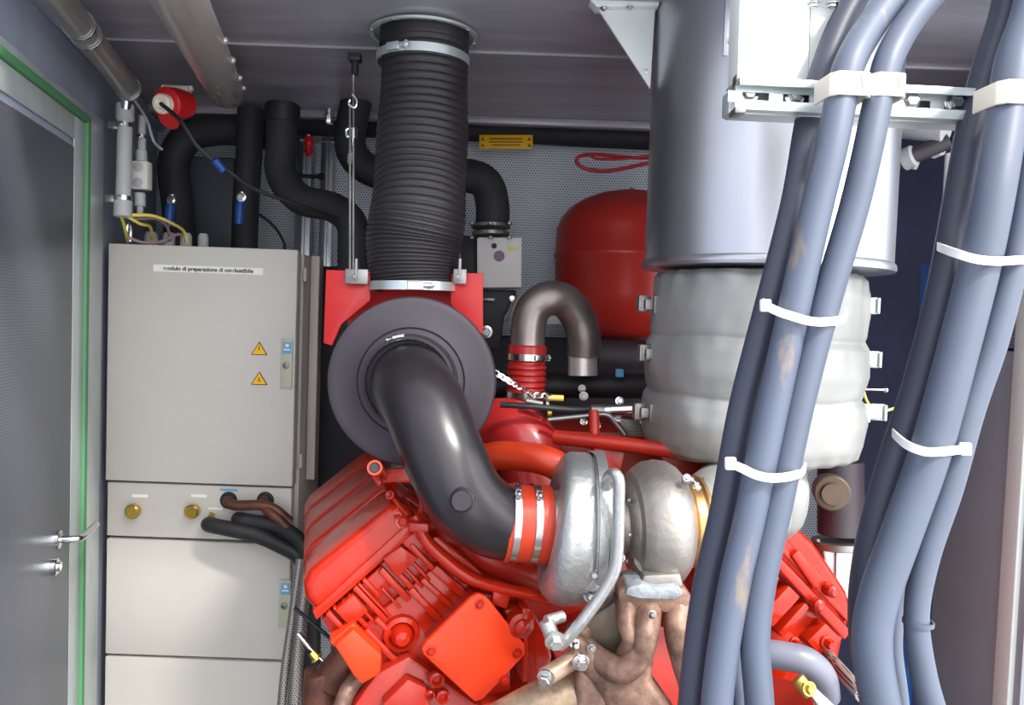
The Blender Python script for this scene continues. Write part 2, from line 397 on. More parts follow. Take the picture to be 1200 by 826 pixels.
# small conduit with junction box
t = thing('junction_box', 'small light grey square junction box beside the upright plastic tube', 'box', P(165, 222, 2.28))
c = P(165, 206, 2.28); MB().box(c, (.052, .035, .078), bevel=.004).build('housing', 'box', t)
for dz in (-.022, .022): MB().lathe([(0, .014), (.004, .013), (.005, .01)], c + ZZ * dz - YY * .017, -YY, 20).build('knockout_plug', 'pvc', t)
MB().cyl(P(166, 188, 2.28), P(167, 136, 2.28), .0105).cyl(P(166, 190, 2.28), P(166, 176, 2.28), .015).build('conduit', 'pvc', t)
MB().cyl(P(164, 226, 2.28), P(164, 254, 2.28), .009).cyl(P(164, 226, 2.28), P(164, 242, 2.28), .015).build('conduit', 'pvc', t)
MB().band(P(166, 160, 2.28), ZZ, .011, .01, .003).bolt(P(163, 160, 2.26), -YY, .005).build('tube_clip', 'steel', t)
m = MB().tube([P(158, 118, 2.2), P(172, 140, 2.28), P(180, 165, 2.32), P(190, 175, 2.36)], .004, 8)
tag(m.build('thin_cable', 'pvc'), 'thin grey cable curving past the small junction box', 'cable')
# red industrial plug
t = thing('power_socket', 'round red industrial socket on a white bracket under the ceiling', 'socket', P(207, 100, 2.2))
c = P(204, 122, 2.15); ax = (V((-.3, -1, -.25))).normalized()
b = MB().box(P(208, 103, 2.2), (.085, .012, .012), bevel=.002).box(P(210, 112, 2.2), (.06, .03, .045), bevel=.004); b.build('bracket', 'cream', t)
MB().lathe([(-.045, .036), (.0, .043), (.03, .043), (.033, .039), (.034, .03)], c, ax, 32).tube([c - ZZ * .035 + ax * .01, c - ZZ * .046 + ax * .02], .026, 24).build('red_housing', 'redplug', t)
MB().lathe([(.03, .026), (.05, .026), (.056, .022), (.056, .014), (.05, .012)], c, ax, 28).build('collar', 'cream', t)
cc = c + ax * .05
m = MB().tube([cc, P(212, 142, 2.06), P(232, 172, 2.08), P(262, 196, 2.12), P(300, 222, 2.18), P(350, 240, 2.25), P(400, 258, 2.35), P(430, 268, 2.4)], .0055, 10)
tag(m.build('power_cable', 'rubber'), 'thin black cable sagging right from the red socket', 'cable')
m = MB().cyl(P(251, 187, 2.08), P(262, 200, 2.1), .010, 14)
tag(m.build('cable_sleeve', 'blue'), 'short blue sleeve on the sagging black cable', 'sleeve')

# ================================================================ black lagged pipes at the back
def pipe(name, pts, r, label, m='foam', cat='pipe', group=None, seg=24, **k):
    o = MB().tube([P(*p) for p in pts], r, seg, **k).build(name, m); return tag(o, label, cat, group)
pipe('lagged_pipe', [(214, 300, 2.75), (208, 240, 2.75), (204, 190, 2.75), (222, 160, 2.75), (262, 152, 2.75), (320, 158, 2.75)], .052, 'black lagged pipe rising behind the red socket and bending right')
pipe('lagged_pipe', [(286, 320, 2.65), (288, 240, 2.65), (292, 180, 2.65), (294, 128, 2.65)], .042, 'black lagged riser behind the cabinet, just right of the flat grey panel')
pipe('lagged_pipe', [(331, 122, 2.45), (330, 170, 2.45), (330, 205, 2.44), (352, 233, 2.42), (390, 243, 2.4), (412, 262, 2.38), (414, 300, 2.38), (414, 400, 2.38)], [.046, .046, .046, .046, .044, .046, .046, .046], 'black lagged pipe dropping from the ceiling and bending right behind the sagging cable')
pipe('lagged_pipe', [(418, 118, 2.6), (410, 160, 2.6), (416, 185, 2.6), (440, 202, 2.6), (480, 208, 2.6), (520, 205, 2.6)], .05, 'black lagged elbow mostly hidden left of the ribbed hose')
pipe('lagged_pipe', [(300, 143, 2.9), (560, 152, 2.9), (1000, 175, 2.9)], .042, 'long black lagged pipe running level along the top of the back wall')
pipe('lagged_pipe', [(500, 206, 2.4), (548, 206, 2.4), (570, 216, 2.4), (577, 240, 2.4), (577, 262, 2.4)], .05, 'black elbow emerging right of the ribbed hose and turning down')
o = MB().band(P(331, 134, 2.45), ZZ, .046, .05, .006).build('lagging_collar', 'rubber'); tag(o, 'rubber collar at the top of the pipe under the ceiling', 'collar')
o = MB().box(P(248, 245, 2.85), (.17, .05, .36), bevel=.012).build('flat_panel', mat('grey_panel', (78, 80, 88), .5, .2, var=.1)); tag(o, 'flat dark grey panel behind the cabinet top between two black risers', 'panel')
# vertical steel profiles on back wall
for px, wd, lb in ((357, .055, 'pale vertical steel strut on the back wall left of the wire'), (384, .045, 'second pale vertical wall strut nearest the hanging wire')):
    a = P(px, 170, 2.93); b = MB()
    b.box((a.x, 2.975, 1.5), (wd, .04, 1.45), bevel=.003); b.box((a.x, 2.95, 1.5), (wd * .3, .012, 1.45), bevel=.002)
    tag(b.build('wall_strut', 'duct'), lb, 'strut')
t = thing('valve', 'small red hanging valve lever below the black ceiling pipe', 'valve', P(362, 185, 2.7))
MB().cyl(P(352, 164, 2.7), P(392, 167, 2.7), .005).cyl(P(362, 158, 2.7), P(361, 168, 2.7), .012).build('spindle', 'steel', t)
MB().lathe([(0, .012), (.02, .017), (.035, .011), (.05, .014), (.065, .004)], P(362, 160, 2.69), -ZZ, 14).build('lever', 'redplug', t)
o = MB().cyl(P(345, 206, 2.75), P(375, 207, 2.75), .007).sphere(P(376, 207, 2.75), .012).build('bracket_pin', 'rubber'); tag(o, 'black pin sticking out beside the pale wall struts', 'pin')
o = MB().bolt(P(386, 136, 2.4), -ZZ, .012, .02).cyl(P(386, 128, 2.4), P(386, 138, 2.4), .012).build('ceiling_fitting', 'chrome'); tag(o, 'shiny hexagonal fitting left of the hanging wire', 'fitting')
m = MB().tube([P(298, 248, 2.6), P(318, 262, 2.6), P(332, 282, 2.6), P(334, 300, 2.6)], .005, 8)
tag(m.build('thin_cable', 'rubber'), 'thin black cable looping down behind the cabinet top', 'cable')
for px, lb in ((199, 'blue-handled valve behind the glands, left one'), (281, 'blue-handled valve on the riser, right of the flat panel')):
    t = thing('drain_valve', lb, 'valve', P(px, 275, 2.5)); dy = 0 if px < 250 else -3
    MB().tube([P(px - 1, 266 + dy, 2.5), P(px, 248 + dy, 2.5), P(px + 1, 238 + dy, 2.5)], [.014, .015, .012], 14).build('handle', 'blue', t)
    MB().cyl(P(px + 1, 240 + dy, 2.5), P(px + 3, 228 + dy, 2.5), .010).bolt(P(px + 2, 234 + dy, 2.48), -YY, .010).build('stem', 'chrome', t)

# ================================================================ cabinet
yF = P(240, 430, 2.33).y
x0, x1 = P(129, 430, 2.33).x, P(348, 430, 2.33).x
zt = P(240, 289, 2.33).z; z1_ = P(236, 567, 2.33).z; z2_ = P(230, 635, 2.33).z; z3_ = P(222, 777, 2.33).z
t = thing('fuel_control_cabinet', 'tall light grey steel cabinet with warning triangles beside the left wall', 'cabinet', (( x0 + x1) / 2, yF + .15, 0))
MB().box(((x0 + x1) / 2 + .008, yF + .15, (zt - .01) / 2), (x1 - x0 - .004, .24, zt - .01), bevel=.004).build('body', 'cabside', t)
MB().box((x1 + .022, yF + .10, (zt + z1_) / 2 - .005), (.026, .012, zt - z1_ - .01), bevel=.003).cyl((x1 + .012, yF + .02, zt - .09), (x1 + .012, yF + .02, zt - .05), .006).cyl((x1 + .012, yF + .02, z1_ + .05), (x1 + .012, yF + .02, z1_ + .09), .006).build('side_flange', 'cabside', t)
dr = MB().box(((x0 + x1) / 2, yF, (zt + z1_) / 2), (x1 - x0, .04, zt - z1_ - .004), bevel=.004).build('door', 'cab', t)
def cx(px): return P(px, 430, 2.33).x
def cz(px, py): return P(px, py, 2.33).z
yd = yF - .0205
def onf(px, py, y): return on_plane(px, py, V((0, y, 0)), YY)
c = onf(244, 316, yd - .001); lab = MB().box(c, (.31, .002, .019)).build('name_label', 'paper', dr)
text('lettering', 'modulo di preparazione di combustibile', .0158, onf(244, 316, yd - .0024), XX, ZZ, 'black', lab)
for py in (409, 444):
    c = onf(304, py, yd); r = .0275
    tri = lambda s: [c + V((math.sin(a) * s, 0, math.cos(a) * s * .92 - .004)) for a in (0, 2.094, 4.189)]
    k = MB().prism(tri(r), (0, -.0015, 0)).build('warning_triangle', 'black', dr)
    MB().prism([p - YY * .0014 for p in tri(r * .84)], (0, -.0008, 0)).build('yellow_field', 'yellow', k)
    if py == 409:
        MB().prism([c + V((x * .001, -.0021, z * .001)) for x, z in ((1, 10), (-3, 0), (0, 0), (-2, -8), (3, 3), (0, 3), (3, 10))], (0, -.0006, 0)).build('bolt_symbol', 'black', k)
    else:
        MB().box(c + V((0, -.0023, -.006)), (.010, .0006, .002)).box(c + V((0, -.0023, -.002)), (.007, .0006, .002)).cyl(c + V((0, -.002, .003)), c + V((0, -.0026, .003)), .002).build('flame_symbol', 'black', k)
def lock(px, py, par, y):
    c = onf(px, py, y); k = MB().box(c - YY * .003, (.034, .006, .142), bevel=.002).build('lock_plate', 'lockp', par)
    MB().box(c + V((.002, -.0065, .045)), (.024, .001, .034)).build('sticker', 'skyblue', k)
    MB().box(c + V((.002, -.0072, .04)), (.018, .0006, .004)).box(c + V((.002, -.0072, .052)), (.010, .0006, .009)).build('sticker_print', 'paper', k)
    MB().lathe([(0, .009), (.006, .009), (.007, .007), (.007, .004), (.003, .003)], c + V((0, -.006, -.005)), -YY, 18).build('keyhole', 'dsteel', k)
lock(336, 426, dr, yd)
yl = yF + .012
zg = .004
for nm, za, zb in (('valve_panel', z1_ - .006, z2_ + zg), ('lower_door', z2_ - zg, z3_ + zg), ('bottom_door', z3_ - zg, .1)):
    o = MB().box(((x0 + x1) / 2 - .004, yl, (za + zb) / 2), (x1 - x0 - .004, .03, za - zb), bevel=.003).build(nm, 'cab', t)
    if nm == 'valve_panel': vp = o
    if nm == 'lower_door': lock(334, 707, o, yl - .0155)
yv = yl - .0155
for px in (160, 229):
    c = onf(px, 597, yv); k = MB().lathe([(0, .014), (.012, .014), (.014, .02), (.03, .021), (.034, .017), (.034, .01), (.03, .008)], c, V((.0, -1, .0)), 20).build('brass_port', 'brass', vp)
    MB().box(onf(px + 4, 581, yv - .0005), (.045, .001, .008)).build('port_label', 'paper', vp)
MB().box(onf(268, 574, yv - .0005), (.05, .001, .006)).build('port_label', 'skyblue', vp)
MB().box(onf(252, 596, yv - .0005), (.04, .001, .005)).build('port_label', 'paper', vp)
for px, py in ((268, 586), (311, 586)):
    MB().lathe([(0, .025), (.005, .024), (.006, .02)], onf(px, py, yv), -YY, 24).build('port_grommet', 'rubber', vp)
c = onf(250, 603, yv); MB().cyl(c, c - YY * .03, .006).cyl(c - YY * .02 - ZZ * .008, c - YY * .02 + ZZ * .012, .004).build('bleed_cock', 'brass', vp)
# cable glands on the cabinet roof and wires
for i, px in enumerate((177, 198, 218, 238)):
    c = P(px, 292 - (4 - i) * .5, 2.42); c.z = zt - .005; r = .019 - i * .0012
    o = MB().lathe([(0, r * 1.1), (.012, r * 1.1), (.013, r), (.04, r), (.05, r * .7)], c, ZZ, 10).build('cable_gland', 'pvc')
    tag(o, ('grey cable gland on the cabinet roof, leftmost of the four', 'grey cable gland on the cabinet roof, second of the four from left', 'grey cable gland on the cabinet roof, third of the four from left', 'grey cable gland on the cabinet roof, smallest and rightmost')[i], 'gland', 'cable glands on the cabinet roof')
for i, (pts, mm, lb) in enumerate((
    ([(141, 252, 2.2), (145, 262, 2.25), (150, 284, 2.35)], 'wire_y', 'yellow wire dropping straight from the plastic tube'),
    ([(145, 252, 2.2), (160, 256, 2.25), (182, 256, 2.3), (196, 266, 2.36), (199, 282, 2.4)], 'wire_p', 'mauve wire arching from plastic tube to second gland'),
    ([(147, 252, 2.2), (164, 262, 2.25), (176, 266, 2.33), (178, 280, 2.4)], 'wire_y', 'yellow wire running to the leftmost cabinet gland'),
    ([(149, 252, 2.2), (180, 253, 2.25), (206, 264, 2.33), (216, 272, 2.38), (219, 284, 2.4)], 'wire_y', 'yellow wire arching over to the third cabinet gland'),
    ([(150, 278, 2.3), (168, 284, 2.32), (190, 283, 2.34), (206, 275, 2.38), (216, 275, 2.4)], 'wire_p', 'mauve wire lying low across the cabinet roof'))):
    tag(MB().tube([P(*p) for p in pts], .0045, 8).build('wire', mm), lb, 'wire')
o = MB().tube([P(149, 283, 2.36), P(148, 270, 2.36), P(151, 262, 2.36), P(153, 270, 2.36), P(152, 283, 2.36)], .006, 10).build('lifting_eye', 'chrome'); tag(o, 'bright steel lifting eye on the left cabinet corner', 'eye')
# copper pipes and black hoses out of the valve panel
def cpt(px, py, off): return onf(px, py, yv - off)
t = thing('copper_pipework', 'brown copper pipes leaving the two black cabinet ports', 'pipe', cpt(300, 600, .04))
MB().tube([cpt(268, 586, 0), cpt(268, 588, .05), cpt(276, 592, .06), cpt(305, 592, .06), cpt(322, 597, .06), cpt(340, 612, .06)], .0145, 14).build('left_branch', 'copper', t)
MB().tube([cpt(311, 586, 0), cpt(309, 588, .04), cpt(316, 600, .07), cpt(330, 612, .08), cpt(352, 636, .09)], .0145, 14).build('right_branch', 'copper', t)
for p, lb in (([(247, 614, .0), (246, 615, .05), (270, 620, .07), (300, 627, .08), (330, 640, .09), (352, 655, .1), (362, 690, .12), (362, 900, .14)], 'lower thick black hose leaving the cabinet valve panel'),
          ([(282, 608, 0), (281, 609, .05), (300, 612, .06), (325, 617, .07), (345, 628, .09), (358, 645, .11), (366, 690, .13), (366, 900, .14)], 'upper thick black hose leaving the cabinet valve panel')):
    tag(MB().tube([cpt(*q) for q in p], .0215, 18).build('black_hose', 'rubber'), lb, 'hose', 'black hoses at the cabinet')
for i, (xa, xb, xc) in enumerate(((352, 343, 330), (362, 354, 344))):
    o = MB().tube([P(xa, 655, 2.08), P(xb, 720, 2.05), P(xc, 826, 2.0), P(xc - 8, 1000, 2.0)], .011 if i == 0 else .016, 16).build('braided_hose', 'braid')
    tag(o, ('slim braided steel hose against the cabinet door edge', 'thick braided steel hose beside the slim one')[i], 'hose', 'braided hoses')
# ================================================================ ribbed air hose and suspension
t = thing('ribbed_air_hose', 'thick black ribbed air hose hanging from the ceiling to the round filter', 'hose', P(486, 335, 1.9))
pts = [P(499, 30, 1.93), P(498, 80, 1.93), P(496, 140, 1.93), P(493, 200, 1.92), P(490, 250, 1.9), P(485, 285, 1.9), P(484, 315, 1.9), P(485, 338, 1.9)]
NR = 46
def ribs(tt):
    a = (tt * NR) % 1.0; k = .5 - .5 * math.cos(2 * math.pi * a)
    amp = .035 if .08 < tt < .95 else .0
    return 1 - amp * k ** 2 + .012 * math.sin(tt * 23) - (.05 if tt > .965 else 0)
MB().tube(pts, [.102, .103, .107, .109, .111, .114, .104, .099], 48, n=70, rfun=ribs, caps=False).build('ribbed_tube', 'hose', t, sharp=60)
fc = P(497, 36, 1.93)
MB().lathe([(0, .118), (0, .128), (.006, .128), (.006, .118)], V((fc.x, fc.y, CZ - .012)), ZZ, 48, caps=False, closed=True).build('ceiling_ring', 'galv', t)
bolts('ring_bolt', 'steel', t, [(V((fc.x + math.cos(k * math.pi / 4 + .3) * .1235, fc.y + math.sin(k * math.pi / 4 + .3) * .1235, CZ - .01)), -ZZ, .004) for k in range(8)])
o = MB().lathe([(0, .104), (.04, .104)], V((fc.x, fc.y, CZ - .04)), ZZ, 40, caps=False).build('collar', 'rubber', t)
cz_ = V((fc.x, fc.y, CZ - .068))
clamp(cz_, ZZ, .109, .02, V((-.55, -1, 0)), t, m='galv')
c = P(485, 336, 1.9); clamp(c, V((-.02, 0, 1)), .106, .02, V((.15, -1, 0)), t, m='galv')
for nm, x1_, y1_, x2_, y2_, xh, lb in (('wire', 413, 112, 408, 322, 0, ''),):
    t = thing('suspension_wire', 'thin steel suspension wire with hooks hanging left of the ribbed hose', 'wire', P(411, 315, 1.95))
    MB().box(P(416, 68, 1.98), (.03, .03, .018), bevel=.002).cyl(P(416, 66, 1.98), P(416, 88, 1.98), .009).build('ceiling_anchor', 'rubber', t)
    MB().tube([P(414, 88, 1.97), P(414, 120, 1.97), P(414, 315, 1.93)], .0035, 8).tube([P(410, 125, 1.96), P(410, 316, 1.93)], .0028, 8).build('wire_rope', 'dsteel', t)
    MB().tube([P(413, 110, 1.96), P(418, 118, 1.96), P(416, 126, 1.96), P(409, 122, 1.96), P(410, 117, 1.96)], .0032, 8).tube([P(412, 150, 1.96), P(406, 152, 1.96), P(407, 160, 1.96), P(413, 160, 1.96), P(412, 190, 1.96)], .0032, 8).cyl(P(415, 150, 1.96), P(415, 163, 1.96), .007, 10).cyl(P(410, 180, 1.96), P(410, 192, 1.96), .006, 10).build('turnbuckle', 'chrome', t)

# ================================================================ air filter with red bracket
fo = P(482, 447, 1.66); fax = (CAMLOC - fo); fax = V((-.04, fax.y, fax.z * .4)).normalized()
R = S(99.5, 1.66)
t = thing('air_filter_bracket', 'bright red sheet bracket behind the round air filter', 'bracket', P(480, 400, 1.86))
for nm, pts, ins in (('left_plate', [(382, 316), (434, 318), (434, 352), (400, 380), (389, 405), (379, 402)], 0), ('right_plate', [(528, 320), (566, 320), (566, 392), (548, 380), (528, 356)], 0)):
    MB().prism([P(x, y, 1.86) for x, y in pts], (0, .012, 0), .002).build('side_plate', 'bracket', t)
MB().prism([P(x, y, 1.95) for x, y in ((405, 322), (545, 322), (545, 440), (410, 440))], (0, .008, 0), .001).build('rear_plate', 'bracket', t)
for px in (418, 539):
    b = MB().box(P(px, 324, 1.84), (.052 if px < 500 else .03, .006, .034), bevel=.002).box(P(px, 316, 1.84), (.006, .02, .05), bevel=.001); b.bolt(P(px - 2, 324, 1.836), -YY, .006); b.build('support_lug', 'dsteel', t)
tb = thing('air_filter', 'large round dark grey air filter housing facing the camera', 'filter', fo)
MB().lathe([(-.19, R * .93), (-.02, R * .965), (-.012, R * .99), (-.006, R), (.0, R * .995), (.004, R * .98), (.0055, R * .95), (.0065, R * .9), (.0085, R * .7), (.012, R * .665), (.013, R * .64), (.009, R * .62), (.012, R * .56), (.026, R * .54), (.03, R * .5)], fo, fax, 72).build('housing', 'filter', tb)
b = MB(); b.lathe([(.028, R * .54), (.05, R * .535), (.052, R * .5)], fo, fax, 48, caps=False); b.build('outlet_collar', 'rubber', tb)
# intake elbow
t = thing('intake_elbow', 'smooth black plastic elbow from the round filter down to the turbocharger', 'pipe', P(540, 560, 1.47))
fo2 = fo + fax * .03
MB().tube([fo + fax * .02 , P(484, 455, 1.57), P(499, 480, 1.5), P(521, 535, 1.45), P(545, 582, 1.45), P(574, 606, 1.465), P(600, 614, 1.485)], [S(47, 1.6), S(48, 1.57), S(49, 1.5), S(48, 1.45), S(47, 1.45), S(45, 1.465), S(43, 1.48)], 40, n=10).build('elbow_body', 'plastic', t)
MB().lathe([(-.02, .021), (.006, .021), (.009, .018), (.007, .017), (.007, .0)], P(542, 586, 1.374), V((-.05, -1, .15)), 24).build('plug_boss', 'plastic', t)
clamp(fo + fax * .045, fax, R * .5, .012, V((-.25, 0, 1)), t)
# orange sleeve
ca, cb = P(591, 612, 1.478), P(640, 615, 1.49); ax = (cb - ca).normalized(); L_ = (cb - ca).length; rs = S(45.5, 1.48)
t = thing('silicone_sleeve', 'orange silicone sleeve joining black intake elbow to the turbocharger', 'sleeve', ca)
MB().lathe([(0, rs - .006), (0, rs), (.012, rs), (.02, rs * .985), (L_ * .5, rs * .98), (L_ * .75, rs * 1.0), (L_ + .002, rs), (L_ + .002, rs - .005)], ca, ax, 48, caps=False).build('sleeve_body', 'sil', t)
clamp(ca + ax * .014, ax, rs + .0005, .012, V((0, -.4, 1)), t); clamp(ca + ax * .052, ax, rs + .0005, .012, V((0, -.4, 1)), t)

# ================================================================ turbocharger
D0 = 1.5; tc = P(668, 617, D0); ax = (RX * .985 + YY * .12).normalized()
def tp(px, off=0): return tc + ax * S(px - 668, D0)
t = thing('turbocharger', 'round silver cast turbocharger lying level in the middle of the engine', 'turbocharger', tc)
q = S(1, D0)
x_, y_, z_ = basis(ax)
b = MB(); rows = []
for k in range(72):
    an = 2 * math.pi * k / 72; dr_ = ZZ * math.cos(an) - YY * math.sin(an)
    low = .5 - .5 * math.cos(an - .35); bl = 16 + 20 * low; rb_ = 1 + .035 * low      # the scroll swells towards the bottom
    pr = [(-36, 40), (-24, 41.5)] + [(bl * math.cos(math.radians(th)), (62 + 25 * math.sin(math.radians(th))) * (1 if th > 200 else rb_)) for th in range(228, 80, -12)] + [(16, 86 * rb_), (22, 84), (24, 81), (26, 82), (26, 88), (37, 88), (39, 82), (39, 60), (46, 44), (50, 30), (50, 1)]
    rows.append([b.bm.verts.new(tc + ax * a_ * q + dr_ * r_ * q) for a_, r_ in pr])
for k in range(72):
    r0, r1 = rows[k], rows[(k + 1) % 72]
    for i_ in range(len(r0) - 1): b.bm.faces.new((r0[i_], r0[i_ + 1], r1[i_ + 1], r1[i_]))
b.build('compressor_housing', 'cast', t, sharp=40)
MB().band(tc + ax * 31 * q, ax, 86 * q, 9 * q, .003, 64).build('backplate_band', 'cast', t)
c = P(694, 675, 1.40); b = MB().box(c, (.028, .02, .05), (RX, YY, UP), .005); b.bolt(P(696, 672, 1.388), -YY, .006, .012).bolt(P(690, 697, 1.41), V((.3, -1, 0)), .008, .014); b.build('band_clasp', 'cast', t)
b = MB().lathe([(a * q, r * q) for a, r in [(36, 50), (40, 36), (52, 30), (58, 33), (64, 33), (66, 44), (72, 52), (76, 52)]], tc, ax, 36)
b.box(tp(715) - YY * .05, (.035, .03, .07), bevel=.005).box(tp(718) + ZZ * .045, (.03, .04, .03), bevel=.005)
b.build('bearing_housing', 'castd', t)
bolts('housing_bolt', 'castd', t, [(tc + ax * 66 * q + (ZZ * math.sin(k * .9) - YY * math.cos(k * .9)) * 45 * q, -ax, .004) for k in range(7)])
bolts('housing_bolt', 'steel', t, [(P(727, 653, 1.42), V((-.2, -1, .1)), .006, .012), (P(709, 692, 1.44), V((-.2, -1, .1)), .006, .012)])
prof = [(70, 40), (72, 52), (74, 62), (80, 68), (90, 74), (104, 76), (116, 74), (126, 68), (133, 60), (137, 52), (140, 46), (144, 44)]
MB().lathe([(a * q, r * q) for a, r in prof], tc, ax, 64).build('turbine_housing', 'castd', t)
pts, rr = [], []
for k in range(13):
    a = math.radians(60 + k * 22); rad = 48 * q
    pts.append(tc + ax * 101 * q + (ZZ * math.sin(a) - YY * math.cos(a)) * rad); rr.append((22 + k * .6) * q)
MB().tube(pts, rr, 20, n=4).build('turbine_scroll', 'castd', t)
b = MB().prism([P(754, 674, 1.41), P(798, 672, 1.41), P(802, 692, 1.41), P(750, 692, 1.41)], YY * .1, .006); b.build('turbine_foot', 'castd', t)
b = MB().lathe([(a * q, r * q) for a, r in [(130, 50), (132, 55), (136, 56), (140, 52.5), (150, 52.5), (153, 56), (157, 55), (158, 44)]], tc, ax, 48); b.build('outlet_band', 'gold', t)
MB().box(P(806, 563, 1.44), (.02, .014, .014), (RX, YY, UP), .003).cyl(P(803, 556, 1.44), P(818, 570, 1.44), .004).build('band_bolt', 'dsteel', t)
bolts('band_nut', 'steel', t, [(P(815, 568, 1.43), V((.6, -.6, -.6)), .005, .01), (P(805, 560, 1.43), V((-.3, -.9, .5)), .005, .008)])
# oil pipe
t = thing('oil_pipe', 'bent silver oil pipe looping in front of the turbocharger', 'pipe', P(700, 720, 1.34))
MB().tube([P(713, 580, 1.42), P(712, 562, 1.39), P(719, 555, 1.36), P(725, 563, 1.35), P(725, 590, 1.35), P(724, 640, 1.35), P(720, 668, 1.35), P(706, 695, 1.35), P(682, 728, 1.35), P(665, 748, 1.36), P(656, 756, 1.37)], S(7.2, 1.35), 16, n=8).build('tube_body', 'cast', t)
MB().cyl(P(713, 574, 1.42), P(713, 585, 1.42), .013).bolt(P(713, 588, 1.42), ZZ, .013, .012).build('top_union', 'chrome', t)
MB().cyl(P(640, 727, 1.36), P(650, 754, 1.36), .013).bolt(P(650, 750, 1.35), V((.2, -1, -.3)), .012, .014).cyl(P(640, 728, 1.36), P(660, 722, 1.38), .010).build('bottom_union', 'cast', t)
# coolant stub with two fittings
t = thing('coolant_stub', 'short stained pipe stub with two steel plugs below the oil pipe', 'pipe', P(660, 785, 1.36))
MB().cyl(P(636, 795, 1.36), P(678, 769, 1.39), .016).build('stub', mat('tan_casting', (186, 160, 138), .45, .4, c2=(130, 104, 88), vscale=20), t)
bolts('plug', 'steel', t, [(P(640, 793, 1.345), V((-.3, -1, -.2)), .010, .016), (P(680, 775, 1.36), V((.2, -1, -.1)), .010, .016), (P(673, 754, 1.38), V((.2, -1, .1)), .006, .014)])

# ---------------------------------------------------------------- exhaust bracket casting under the turbine
t = thing('exhaust_manifold', 'heat-stained brown branching casting below the turbine', 'manifold', P(750, 800, 1.42))
dm = 1.40
def pp(l, d): return [P(x, y, d) for x, y in l]
MB().prism(pp([(724, 692), (742, 686), (765, 690), (802, 688), (812, 700), (806, 722), (788, 722), (770, 716), (752, 722), (736, 718), (724, 706)], dm), YY * .09, .008).build('top_flange', 'bronze', t)
MB().prism(pp([(736, 688), (752, 684), (768, 688), (796, 687), (802, 697), (790, 703), (750, 702), (732, 697)], dm - .008), YY * .09, .004).build('gasket', 'gasket', t)
b = MB()
b.tube([P(734, 706, 1.42), P(734, 730, 1.39), P(738, 750, 1.38), P(733, 768, 1.4)], [.02, .016, .014, .018], 16)
b.tube([P(760, 710, 1.42), P(757, 740, 1.38), P(750, 765, 1.38), P(730, 785, 1.38), P(705, 775, 1.4), P(685, 758, 1.42)], [.024, .022, .022, .024, .022, .02], 16)
b.tube([P(740, 700, 1.46), P(712, 714, 1.45), P(690, 732, 1.45), P(676, 752, 1.42)], [.02, .02, .02, .02], 16)
b.tube([P(795, 712, 1.42), P(793, 740, 1.4), P(800, 775, 1.4), P(812, 815, 1.4), P(820, 900, 1.42)], [.024, .022, .02, .022, .03], 16)
b.tube([P(812, 700, 1.44), P(820, 725, 1.44), P(818, 752, 1.44)], [.02, .018, .014], 16)
b.build('upper_arms', 'bronze', t)
MB().prism(pp([(686, 728), (728, 700), (745, 706), (742, 770), (722, 786), (690, 772)], 1.425), YY * .05, .006).build('pocket_shade', 'oldbronze', t)  # darker metal puts the shade of the gaps between the arms into colour
b = MB()
b.prism(pp([(735, 760), (762, 752), (768, 775), (764, 800), (800, 850), (800, 900), (750, 900), (700, 812), (668, 772), (664, 748), (682, 746), (706, 775), (726, 785)], 1.385), YY * .08, .016, 3)
b.prism(pp([(676, 782), (700, 790), (716, 822), (712, 870), (694, 900), (670, 850)], 1.39), YY * .08, .012, 3)
b.build('lower_web', 'bronze', t)
MB().tube([P(586, 850, 1.42), P(640, 822, 1.42), P(690, 812, 1.44), P(730, 815, 1.46)], S(26, 1.42), 24).build('manifold_pipe', mat('stained_pipe', (176, 150, 122), .5, .4, c2=(120, 104, 88), vscale=25, bump=.3), t)
bolts('flange_bolt', 'dsteel', t, [(P(px, py, 1.38), V((.1, -1, .3)), .005, .008) for px, py in ((764, 720), (735, 756), (808, 765), (693, 760))])

